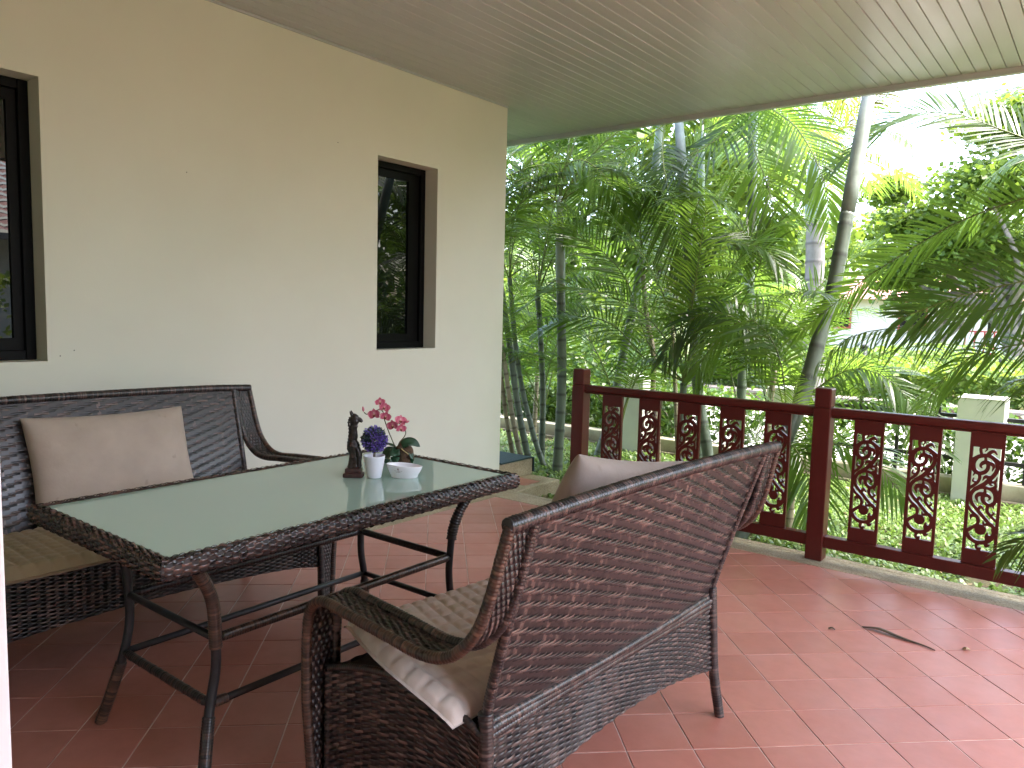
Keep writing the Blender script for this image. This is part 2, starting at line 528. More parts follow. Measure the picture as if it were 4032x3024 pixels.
def frames(P):
    T = np.gradient(P, axis=0)
    T /= np.linalg.norm(T, axis=1, keepdims=True) + 1e-12
    N = np.zeros_like(P)
    ref = np.array([0, 0, 1.0]) if abs(T[0, 2]) < 0.9 else np.array([1.0, 0, 0])
    n = np.cross(T[0], ref); n /= np.linalg.norm(n)
    for i in range(len(P)):
        n = n - T[i] * (n @ T[i]); n /= np.linalg.norm(n) + 1e-12
        N[i] = n
    return T, N, np.cross(T, N)

def resample(P, step):
    d = np.concatenate([[0], np.cumsum(np.linalg.norm(np.diff(P, axis=0), axis=1))])
    n = max(2, int(d[-1] / step) + 1)
    s = np.linspace(0, d[-1], n)
    return np.stack([np.interp(s, d, P[:, k]) for k in range(3)], 1), s

def tube(mb, P, rad, sides=8, uvs=None, cap=True):
    """rad: scalar or array"""
    P = np.asarray(P, float)
    T, N, B = frames(P)
    rad = np.broadcast_to(np.asarray(rad, float), (len(P),))
    a = np.linspace(0, 2 * np.pi, sides, endpoint=False)
    ring = P[:, None] + rad[:, None, None] * (np.cos(a)[None, :, None] * N[:, None] + np.sin(a)[None, :, None] * B[:, None])
    if uvs is None:
        d = np.concatenate([[0], np.cumsum(np.linalg.norm(np.diff(P, axis=0), axis=1))])
        uvs = np.stack([np.broadcast_to(a[None] / 6.283, (len(P), sides)), np.broadcast_to(d[:, None], (len(P), sides))], -1)
    base = mb.n
    mb.grid(ring, uvs, closed_v=True)
    if cap:
        mb.add(P[:1], [], [uvs[0, 0]]); c0 = mb.n - 1
        mb.add(P[-1:], [], [uvs[-1, 0]]); c1 = mb.n - 1
        L = base + (len(P) - 1) * sides
        for i in range(sides):
            j = (i + 1) % sides
            mb.f.append((c0, base + i, base + j)); mb.f.append((c1, L + j, L + i))

def wrapped(mb, pts, r, pitch=0.0065, sides=9, n=60, amp=0.09, jitter=0.0, taper=None):
    """a tube bound round and round with wicker strand: one ridge per turn"""
    P = spline(pts, n) if len(pts) > 2 else np.linspace(pts[0], pts[1], n)
    P, s = resample(P, pitch / 3.0)
    ph = (s / pitch) % 1.0
    rr = r * (1 - amp + 2 * amp * np.sin(np.pi * ph) ** 0.7)
    if taper is not None:
        rr = rr * np.interp(s / s[-1], [0, 1], taper)
    if jitter:
        k = np.floor(s / pitch).astype(int)
        rr = rr * (1 + jitter * (np.random.default_rng(3).random(k.max() + 1)[k] - 0.5))
    a = np.arange(sides) / sides
    k = np.floor(s / pitch)
    U = np.broadcast_to(a[None] * 0.05, (len(P), sides))
    Vv = np.broadcast_to((k * 0.83)[:, None], (len(P), sides))
    tube(mb, P, rr, sides, np.stack([U, Vv], -1))

def weave(mb, S, nu, nv, wu, wv, amp=0.0024, k=1.0, per=1.0, sub=4, stakes=True, fill=0.47, roff=0, bias=0.0):
    """basket weave over the surface S(u,v)->(n,3); strands run along u, stakes along v.
    nu stakes, nv strands, wu/wv the size in metres (for colour)."""
    def normals(u, v):
        e = 1e-3
        u0, u1 = np.clip(u - e, 0, 1), np.clip(u + e, 0, 1)
        v0, v1 = np.clip(v - e, 0, 1), np.clip(v + e, 0, 1)
        n = np.cross(S(u1, v) - S(u0, v), S(u, v1) - S(u, v0))
        return n / (np.linalg.norm(n, axis=-1, keepdims=True) + 1e-12)
    nn = nu * sub + 1
    u = np.linspace(0, 1, nn)
    for r in range(nv):
        vc = (r + 0.5) / nv
        hw = fill / nv
        h = amp * np.cos(np.pi * (u * nu * per + r * k))
        lift = amp * bias
        rows = []
        for dv, dh in ((-hw, 0.0), (-hw * 0.5, amp * 0.55), (hw * 0.5, amp * 0.55), (hw, 0.0)):
            vv = np.full(nn, min(max(vc + dv, 0), 1))
            n = normals(u, np.full(nn, vc))
            rows.append(S(u, vv) + n * (h + lift + dh * np.sign(h + 1e-9) * (abs(h) / amp) ** 0.5)[:, None])
        P = np.stack(rows, 1)
        U = np.stack([np.broadcast_to((u * wu)[:, None], (nn, 4)), np.full((nn, 4), (r + roff) * 0.71)], -1)
        mb.grid(P, U)
    if stakes:
        ns = max(3, nv // 3)
        v = np.linspace(0, 1, ns)
        hw = 0.28 / nu
        for i in range(nu + 1):
            uc = np.clip(i / nu, hw, 1 - hw)
            P = np.stack([S(np.full(ns, uc - hw), v), S(np.full(ns, uc + hw), v)], 1)
            U = np.stack([np.broadcast_to((v * wv)[:, None], (ns, 2)), np.full((ns, 2), (i + 500) * 0.71)], -1)
            mb.grid(P, U)

def sheet(mb, S, nu, nv):
    u, v = np.meshgrid(np.linspace(0, 1, nu), np.linspace(0, 1, nv), indexing='ij')
    mb.grid(S(u.ravel(), v.ravel()).reshape(nu, nv, 3))

def lathe(mb, prof, sides=32, sx=1.0, sy=1.0, center=(0, 0, 0)):
    a = np.linspace(0, 2 * np.pi, sides, endpoint=False)
    pr = np.asarray(prof, float)
    P = np.stack([pr[:, None, 0] * np.cos(a)[None] * sx + center[0], pr[:, None, 0] * np.sin(a)[None] * sy + center[1],
                  np.broadcast_to(pr[:, None, 1], (len(pr), sides)) + center[2]], -1)
    mb.grid(P, closed_v=True)
# ------------------------------------------------------------------ ground and sky-side setting
def ground_z(y):
    return float(np.interp(y, [-200, 7.9, 9.2, 14.9, 15.3, 400], [-0.13, -0.13, -0.36, -0.36, -0.08, -0.05]))
ys = [-200, -60, -20, -5, 0, 3, 4.6, 6, 7.9, 8.3, 8.8, 9.2, 11, 13, 14.9, 15.0, 15.3, 18, 24, 40, 80, 200, 400]
xs = [-300, -120, -60, -30, -15, -8, -4, 0, 4, 8, 15, 30, 60, 120, 300]
mb = MB()
mb.grid(np.array([[(x, y, ground_z(y)) for y in ys] for x in xs]))
struct(mb.build('ground', M['soil']))
mb = MB()
mb.grid(np.array([[(x, y, -0.352) for y in (9.4, 11.5, 14.3)] for x in (-60, -20, 0, 20, 60)]))
struct(mb.build('road', M['road']))

# ------------------------------------------------------------------ veranda floor
WALL_X, CEIL = -3.798, 2.956
floor = boxo('veranda_floor', (WALL_X - 0.1, -3.2, -0.30), (2.95, 4.60, -0.0022), M['grout'])
struct(floor)
TX0, TY1 = -3.58, 4.425
boxo('border', (WALL_X, 0.28, -0.0021), (TX0, 4.425, 0.001), M['pebble'], floor, 0.0015)
boxo('border', (WALL_X - 0.4, 4.425, -0.0021), (3.0, 4.60, 0.0015), M['pebble'], floor, 0.0015)
boxo('border', (WALL_X - 0.4, 4.6003, -0.30), (3.0, 4.665, 0.0015), M['pebble'], floor, 0.01)
T_A, T_S = 0.7612, 0.2214
te = np.array([math.cos(T_A), math.sin(T_A)]); tn = np.array([-te[1], te[0]])
t0 = np.array([-1.2596, 3.1933])
def clip_poly(poly, xmin, xmax, ymin, ymax):
    def cut(p, inside, inter):
        out = []
        for i in range(len(p)):
            a, b_ = p[i - 1], p[i]
            if inside(b_):
                if not inside(a): out.append(inter(a, b_))
                out.append(b_)
            elif inside(a): out.append(inter(a, b_))
        return out
    def ix(v): return lambda a, b_: (v, a[1] + (b_[1] - a[1]) * (v - a[0]) / (b_[0] - a[0]))
    def iy(v): return lambda a, b_: (a[0] + (b_[0] - a[0]) * (v - a[1]) / (b_[1] - a[1]), v)
    for ins, it in ((lambda p: p[0] >= xmin, ix(xmin)), (lambda p: p[0] <= xmax, ix(xmax)),
                    (lambda p: p[1] >= ymin, iy(ymin)), (lambda p: p[1] <= ymax, iy(ymax))):
        if poly: poly = cut(poly, ins, it)
    return poly
def tile_mesh(poly):
    """a fired tile: chamfered top, sides going down into the bed"""
    c = np.mean(poly, 0)
    mbt = MB(); n = len(poly)
    P = np.array(poly)
    inn = P + (c - P) * np.minimum(1, 0.0012 / (np.linalg.norm(c - P, axis=1, keepdims=True) + 1e-9))
    v = [(x, y, -0.012) for x, y in P] + [(x, y, -0.0008) for x, y in P] + [(x, y, 0.0) for x, y in inn]
    f = [tuple(range(2 * n, 3 * n))]
    for i in range(n):
        j = (i + 1) % n
        f += [(i, j, n + j, n + i), (n + i, n + j, 2 * n + j, 2 * n + i)]
    mbt.add(v, f)
    return mbt
HS = T_S / 2 - 0.0024
full_poly = [tuple(te * a + tn * b_) for a, b_ in ((-HS, -HS), (HS, -HS), (HS, HS), (-HS, HS))]
full_tile = tile_mesh(full_poly).mesh('tile', M['tile'])
def seen(p):
    d = Vector((p[0], p[1], -CAM_Z)); z = d.dot(cf)
    if z < 0.3: return None
    x, y = d.dot(cr) / z, d.dot(cu) / z
    if abs(x) > 0.74 or abs(y) > 0.60: return None
    return z
cand = []
for i in range(-30, 31):
    for j in range(-30, 31):
        c = t0 + T_S * ((i + 0.5) * te - (j + 0.5) * tn)
        if c[0] < TX0 - 0.2 or c[0] > 3.1 or c[1] > TY1 + 0.2 or c[1] < -3.3: continue
        poly = [tuple(c + np.array(q)) for q in full_poly]
        cl = clip_poly(poly, TX0 + 0.003, 2.9, -3.1, TY1 - 0.003)
        if len(cl) < 3: continue
        ar = 0.5 * abs(sum(cl[k - 1][0] * cl[k][1] - cl[k][0] * cl[k - 1][1] for k in range(len(cl))))
        if ar < 0.0006: continue
        cand.append((seen(c), c, cl, ar))
vis = sorted([q for q in cand if q[0] is not None], key=lambda q: q[0])
rest = [q for q in cand if q[0] is None] + vis[298:]
for z, c, cl, ar in vis[:298]:
    dz = float(rng.uniform(-0.0006, 0.0006))
    if ar > 0.995 * (2 * HS) ** 2:
        obj('tile', full_tile, floor, (c[0], c[1], dz))
    else:
        loc = [(x - c[0], y - c[1]) for x, y in cl]
        obj('tile', tile_mesh(loc).mesh('tile', M['tile']), floor, (c[0], c[1], dz))
mbr = MB()
for z, c, cl, ar in rest:
    t = tile_mesh(cl)
    mbr.add(np.concatenate(t.v), t.f)
stuff(mbr.build('tile_field', M['tile'], floor))

# ------------------------------------------------------------------ house: wall with two windows, roof
house = thing('house', 'cream plastered house with two dark framed windows beside the tiled veranda', 'house')
def wall_with_holes(ycuts, zcuts, holes, xf, xb):
    mbw = MB()
    vi = {}
    def vid(x, i, j):
        k_ = (x, i, j)
        if k_ not in vi:
            mbw.add([(x, ycuts[i], zcuts[j])], [])
            vi[k_] = mbw.n - 1
        return vi[k_]
    solid = lambda i, j: 0 <= i < len(ycuts) - 1 and 0 <= j < len(zcuts) - 1 and (i, j) not in holes
    for i in range(len(ycuts) - 1):
        for j in range(len(zcuts) - 1):
            if not solid(i, j): continue
            mbw.f.append((vid(xf, i, j), vid(xf, i + 1, j), vid(xf, i + 1, j + 1), vid(xf, i, j + 1)))
            mbw.f.append((vid(xb, i, j), vid(xb, i, j + 1), vid(xb, i + 1, j + 1), vid(xb, i + 1, j)))
            for di, dj, a, b_ in ((-1, 0, (i, j), (i, j + 1)), (1, 0, (i + 1, j + 1), (i + 1, j)), (0, -1, (i + 1, j), (i, j)), (0, 1, (i, j + 1), (i + 1, j + 1))):
                if not solid(i + di, j + dj):
                    mbw.f.append((vid(xf, *a), vid(xf, *b_), vid(xb, *b_), vid(xb, *a)))
    return mbw
WT = 0.22
wallm = wall_with_holes([-3.3, 0.44, 1.444, 3.420, 3.973, 4.734], [-0.30, 1.120, 2.370, 3.0], {(1, 1), (3, 1)}, WALL_X, WALL_X - WT)
wo = wallm.build('wall', M['wall'], house)
boxo('end_wall', (-9.5, 4.514, -0.3), (WALL_X - WT - 0.001, 4.733, 3.0), M['wall'], house)
boxo('rear_wall', (WALL_X + 0.001, 0.10, -0.006), (-0.922, 0.279, CEIL - 0.001), M['wall'], house)
boxo('added_side_wall', (2.0505, -2.42, -0.3), (2.25, 0.45, 3.0), M['wall'], house)  # unseen wall added to hold light from the right off the left side
boxo('added_back_wall', (-0.921, -2.42, -0.3), (2.05, -2.201, 3.0), M['wall'], house)  # unseen wall added behind the camera to darken the left end
boxo('passage_wall', (-1.10, -2.42, -0.3), (-0.922, 0.0995, 3.0), M['wall'], house)
door_jamb = boxo('door_jamb', (-0.921, 0.101, 0.0), (-0.864, 0.283, CEIL - 0.002), M['wall_white'], house, 0.003)
for (y, z) in ((3.096, 2.389), (1.558, 1.166), (1.497, 1.142), (2.123, 2.063)):
    m_ = MB(); lathe(m_, [(0.0001, 0.002), (0.0024, 0.0016), (0.0028, 0.0)], 8)
    o = m_.build('nail', M['black_iron'] if 'black_iron' in M else M['iron'], house)
    o.location = (WALL_X + 0.0005, y, z); o.rotation_euler = (0, R(90), 0)

def window(y0, y1, z0, z1, sash):
    """black sliding window set back in the wall; frame > stiles, pane"""
    xf = WALL_X - 0.115
    w = 0.045
    mbf = MB()
    e = 0.001
    box(mbf, (xf - 0.09, y0 + e, z0 + e), (xf, y0 + w, z1 - e)); box(mbf, (xf - 0.09, y1 - w, z0 + e), (xf, y1 - e, z1 - e))
    box(mbf, (xf - 0.09, y0 + w, z0 + e), (xf, y1 - w, z0 + w)); box(mbf, (xf - 0.09, y0 + w, z1 - w), (xf, y1 - w, z1 - e))
    win = mbf.build('window', M['black_alu'], house)
    bv = win.modifiers.new('bevel', 'BEVEL'); bv.width = 0.003; bv.segments = 1
    mbs = MB()
    xs_ = xf - 0.022
    a0, a1, b0, b1 = y0 + w, y1 - w, z0 + w, z1 - w
    s = sash
    box(mbs, (xs_ - 0.03, a1 - s, b0), (xs_, a1, b1)); box(mbs, (xs_ - 0.03, a0, b0), (xs_, a0 + 0.05, b1))
    box(mbs, (xs_ - 0.03, a0 + 0.05, b0), (xs_, a1 - s, b0 + 0.055)); box(mbs, (xs_ - 0.03, a0 + 0.05, b1 - 0.05), (xs_, a1 - s, b1))
    mbs.build('sash', M['black_alu'], win)
    boxo('pane', (xs_ - 0.020, a0 + 0.05, b0 + 0.055), (xs_ - 0.012, a1 - s, b1 - 0.05), M['pane'], win)
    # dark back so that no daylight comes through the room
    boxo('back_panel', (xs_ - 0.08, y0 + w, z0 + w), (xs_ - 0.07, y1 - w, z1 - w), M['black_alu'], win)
window(0.44, 1.444, 1.120, 2.370, 0.040)
window(3.420, 3.973, 1.120, 2.370, 0.10)
# ceiling boards
ceil = boxo('veranda_ceiling', (WALL_X + 0.0, -2.2, 2.9665), (2.05, 5.690, 2.985), M['ceiling'])
struct(ceil)
PW, PP = 0.0765, 0.0805
y0, y1 = -2.2, 5.689
prof = [(-PP / 2, 2.966), (-PW / 2, 2.9595), (-PW / 2 + 0.0022, CEIL), (PW / 2 - 0.0022, CEIL), (PW / 2, 2.9595), (PP / 2 - 0.0003, 2.966)]
mbp = MB()
mbp.grid(np.array([[(x, y0, z) for x, z in prof], [(x, y1, z) for x, z in prof]]))
board = mbp.mesh('board', M['ceiling'])
nb = int((2.05 - WALL_X) / PP)
for i in range(nb):
    obj('board', board, ceil, (WALL_X + 0.012 + PP * (i + 0.5), 0, float(rng.uniform(-0.0008, 0.0008))))
# the soffit carries on past the wall corner
y0 = 4.7345
mbp2 = MB()
mbp2.grid(np.array([[(x, y0, z) for x, z in prof], [(x, y1, z) for x, z in prof]]))
board2 = mbp2.mesh('board', M['ceiling'])
for i in range(14):
    obj('board', board2, ceil, (WALL_X + 0.012 - PP * (i + 0.5), 0, 0))
boxo('trim', (-6.5, 5.690, 2.919), (2.06, 5.735, 3.06), M['ceiling'], ceil, 0.003)
boxo('cornice', (WALL_X + 0.0005, 0.29, 2.944), (WALL_X + 0.012, 4.733, 2.9555), M['ceiling'], ceil)
boxo('roof', (-12, -2.3, 3.0), (2.06, 5.74, 3.16), M['rooftile'], house)
boxo('fascia', (2.061, -2.2, 2.93), (2.09, 5.68, 3.0), M['ceiling'], house)

# ------------------------------------------------------------------ entrance step with mat
step = thing('entrance_step', 'pebble-dash entrance step in two levels beside the house corner', 'step', (-3.9, 5.0, -0.13))
def pl(o, root):   # keep world placement under a moved root
    o.location = Vector(o.location) - Vector(root.location)
    return o
pl(boxo('lower_step', (-4.7, 4.666, -0.30), (-3.567, 5.262, 0.0), M['pebble'], step, 0.008), step)
pl(boxo('upper_step', (-4.7, 4.736, 0.0005), (-3.872, 5.285, 0.140), M['pebble'], step, 0.008), step)
pl(boxo('tile', (-3.85, 4.865, 0.0005), (-3.64, 5.075, 0.003), M['tile'], step, 0.001), step)
mb = MB()
def matS(off):
    return [(4.842, 0.1415 + off), (5.0, 0.1415 + off), (5.27, 0.1415 + off), (5.286 + off, 0.134 + off), (5.2875 + off, 0.10), (5.2875 + off, 0.02)]
top, low = matS(0.011), matS(0.0)
for k in range(5):
    a, b_, c, d = low[k], low[k + 1], top[k + 1], top[k]
    x0, x1 = -4.5, -3.862
    v = [(x, *q) for x in (x0, x1) for q in (a, b_, c, d)]
    mb.add(v, [(3, 2, 6, 7), (0, 4, 5, 1), (4, 7, 6, 5), (0, 1, 2, 3)] + ([(0, 3, 7, 4)] if k == 0 else []) + ([(1, 5, 6, 2)] if k == 4 else []))
door_mat = mb.build('door_mat', M['mat'])
tag(door_mat, 'dark green rubber mat draped over the top level of the entrance step', 'mat')

# ------------------------------------------------------------------ carved railing
rail = thing('veranda_railing', 'dark red wooden veranda railing with carved scroll baluster panels', 'railing', (-1.3, 4.56, 0))
RY = 4.516
def rbox(name, lo, hi, bev=0.004):
    return pl(boxo(name, lo, hi, M['wood'], rail, bev), rail)
PXS = (-2.982, -1.324, 0.334)
for px in PXS:
    post = rbox('post', (px, RY, 0.002), (px + 0.095, RY + 0.095, 0.892), 0.005)
    cap = boxo('post_cap', (px + 0.0015, RY + 0.0015, 0.8925), (px + 0.0935, RY + 0.0935, 1.004), M['wood'], post, 0.007)
for s in range(2):
    xa, xb = PXS[s] + 0.0955, PXS[s + 1] - 0.0005
    # rounded handrail with a fillet strip under it
    prof = []
    for a in np.linspace(0, 2 * np.pi, 18, endpoint=False):
        ca, sa = math.cos(a), math.sin(a)
        prof.append((RY + 0.0475 + 0.036 * math.copysign(abs(ca) ** 0.55, ca), 0.871 + 0.025 * math.copysign(abs(sa) ** 0.6, sa)))
    P = np.array([[(x, y, z) for y, z in prof] for x in (xa, xb)])
    mb = MB(); mb.grid(P, closed_v=True)
    o = pl(mb.build('top_rail', M['wood'], rail, True), rail)
    rbox('fillet', (xa, RY + 0.0265, 0.836), (xb, RY + 0.0685, 0.8455), 0.002)
    rbox('bottom_rail', (xa, RY + 0.018, 0.080), (xb, RY + 0.078, 0.147), 0.004)
# fretwork field in the coordinates of one panel (metres)
PWD, PHT = 0.154, 0.689
CX0, CX1, CZ0, CZ1 = 0.0155, 0.1395, 0.0785, 0.6155
def fpt(x, y):
    b_ = 0.5
    for _ in range(4):
        a = (x - 265 + 90 * b_) / 315.0
        b_ = (y - 168 - 37 * a) / (1144.0 + 16 * a)
    return CX0 + a * (CX1 - CX0), CZ1 - b_ * (CZ1 - CZ0)
PXM = 0.00056
strokes = [
 ([(235,345),(270,312),(320,285),(370,274),(425,274),(480,297),(522,345),(538,400),(520,460),(480,512),(440,547),(390,590),(330,622),(272,657),(236,712),(238,775),(270,832),(330,902),(400,985),(465,1055),(520,1100)], (30,36,36,36,34,34,34,34,34,36,38,36,36,34,30,28,28,30,30,30,26)),
 ([(312,292),(272,338),(262,392),(284,440),(330,468),(386,460),(424,425),(430,375),(412,345)], (30,36,38,38,36,36,32,30,26)),
 ([(428,362),(470,368),(492,400),(476,446)], (34,34,24,8)),
 ([(430,350),(385,350),(354,370),(348,394),(364,412)], (34,36,28,18,8)),
 ([(398,275),(404,318),(408,350)], (14,24,30)),
 ([(366,274),(350,228),(350,192),(372,172)], (26,24,24,26)),
 ([(372,185),(408,178),(420,204),(398,226)], (24,22,14,8)),
 ([(420,274),(455,240),(498,228),(530,266)], (30,32,26,8)),
 ([(470,285),(520,320),(570,360)], (24,24,24)),
 ([(205,400),(262,392)], (44,40)),
 ([(330,466),(336,520),(312,570),(256,612),(200,648)], (26,26,26,26,26)),
 ([(300,572),(262,552),(268,520)], (22,18,8)),
 ([(290,450),(262,494)], (24,8)),
 ([(450,520),(400,512),(370,548)], (34,28,7)),
 ([(440,552),(484,572),(516,560),(532,516)], (36,24,20,6)),
 ([(505,565),(516,610),(512,650),(540,700),(560,735)], (22,20,20,24,24)),
 ([(440,560),(458,598),(478,606)], (26,18,10)),
 ([(515,625),(460,645),(420,636)], (24,26,28)),
 ([(296,650),(350,630),(420,636),(478,665),(508,710),(512,768),(488,818),(440,828),(398,806),(370,762),(378,712)], (26,26,26,28,32,32,30,30,30,32,36)),
 ([(384,706),(330,704),(300,734),(312,786)], (40,38,28,8)),
 ([(390,712),(432,722),(452,756),(428,776)], (38,28,18,7)),
 ([(394,636),(396,680),(384,706)], (14,24,36)),
 ([(430,826),(418,886),(450,940),(512,1006)], (28,26,26,20)),
 ([(462,946),(494,926),(482,900)], (20,16,8)),
 ([(478,812),(494,868)], (26,7)),
 ([(318,880),(350,846),(384,888)], (24,26,7)),
 ([(512,770),(560,790)], (30,44)),
 ([(190,812),(240,888),(300,946),(322,1000),(312,1042)], (24,26,28,28,24)),
 ([(288,948),(242,944),(236,984)], (26,26,8)),
 ([(344,1098),(346,1106)], (90,90)),
 ([(316,1040),(256,1078),(190,1112)], (24,28,34)),
 ([(180,1120),(214,1182),(270,1230),(340,1250),(420,1240),(478,1192),(500,1112),(470,1046)], (34,34,34,34,36,38,32,26)),
 ([(432,1222),(418,1180),(424,1140)], (46,30,8)),
 ([(440,1190),(410,1190)], (36,24)),
 ([(432,1044),(388,1044),(376,1010)], (26,22,8)),
 ([(330,1250),(298,1282),(312,1316),(352,1310)], (30,22,24,10)),
 ([(330,1320),(325,1350)], (26,34)),
 ([(404,1250),(416,1286),(450,1276)], (36,30,9)),
 ([(494,1110),(540,1100)], (40,50)),
]
gs = 0.002
gx = np.arange(-gs, PWD + 1.5 * gs, gs); gz = np.arange(-gs, PHT + 1.5 * gs, gs)
GX, GZ = np.meshgrid(gx, gz, indexing='ij')
F = np.full(GX.shape, -1.0)
for pts, ws in strokes:
    Q = np.array([fpt(*p) for p in pts])
    n_ = 10 * len(pts)
    C = spline(Q, n_) if len(Q) > 2 else np.linspace(Q[0], Q[-1], 12)
    W_ = np.interp(np.linspace(0, 1, len(C)), np.linspace(0, 1, len(ws)), ws) * PXM / 2
    for c, r_ in zip(C, W_):
        i0, i1 = int((c[0] - r_ - 0.006) / gs), int((c[0] + r_ + 0.006) / gs) + 3
        j0, j1 = int((c[1] - r_ - 0.006) / gs), int((c[1] + r_ + 0.006) / gs) + 3
        i0, j0 = max(i0, 0), max(j0, 0)
        d = r_ - np.hypot(GX[i0:i1, j0:j1] - c[0], GZ[i0:i1, j0:j1] - c[1])
        F[i0:i1, j0:j1] = np.maximum(F[i0:i1, j0:j1], d)
inrect = np.minimum(np.minimum(GX - CX0, CX1 - GX), np.minimum(GZ - CZ0, CZ1 - GZ))
F = np.maximum(F, -inrect)
outer = np.minimum(np.minimum(GX, PWD - GX), np.minimum(GZ, PHT - GZ))
F = np.minimum(F, outer + 1e-6)
def march(F, gx, gz, th):
    mbm = MB(); key = {}
    V2 = []
    def corner(i, j):
        k_ = (i, j, 0)
        if k_ not in key: key[k_] = len(V2); V2.append((gx[i], gz[j]))
        return key[k_]
    def edge(i, j, d):
        k_ = (i, j, d + 1)
        if k_ not in key:
            i2, j2 = (i + 1, j) if d == 0 else (i, j + 1)
            a, b_ = F[i, j], F[i2, j2]; t = a / (a - b_)
            key[k_] = len(V2); V2.append((gx[i] + (gx[i2] - gx[i]) * t, gz[j] + (gz[j2] - gz[j]) * t))
        return key[k_]
    polys, segs = [], []
    pos = F > 0
    for i in range(len(gx) - 1):
        for j in range(len(gz) - 1):
            s = (pos[i, j], pos[i + 1, j], pos[i + 1, j + 1], pos[i, j + 1])
            if not any(s): continue
            cs = ((i, j), (i + 1, j), (i + 1, j + 1), (i, j + 1))
            es = ((i, j, 0), (i + 1, j, 1), (i, j + 1, 0), (i, j, 1))
            p, cross = [], []
            for q in range(4):
                if s[q]: p.append(corner(*cs[q]))
                if s[q] != s[(q + 1) % 4]:
                    e_ = edge(*es[q]); p.append(e_); cross.append((e_, s[q]))
            if len(p) >= 3: polys.append(tuple(p))
            if len(cross) == 2:
                a, b_ = cross
                segs.append((a[0], b_[0]) if a[1] else (b_[0], a[0]))
    n_ = len(V2)
    v = [(x, -th / 2, z) for x, z in V2] + [(x, th / 2, z) for x, z in V2]
    f = list(polys) + [tuple(k_ + n_ for k_ in reversed(p)) for p in polys] + [(b_, a, a + n_, b_ + n_) for a, b_ in segs]
    mbm.add(v, f)
    return mbm
panel_me = march(F, gx, gz, 0.022).mesh('carved_panel', M['wood'])
for x in (-2.750, -2.466, -2.184, -1.896, -1.613, -1.106, -0.824, -0.541, -0.258, 0.025):
    o = obj('carved_panel', panel_me, rail)
    o.location = (x + 1.3, RY + 0.0475 - 4.56, 0.1473)
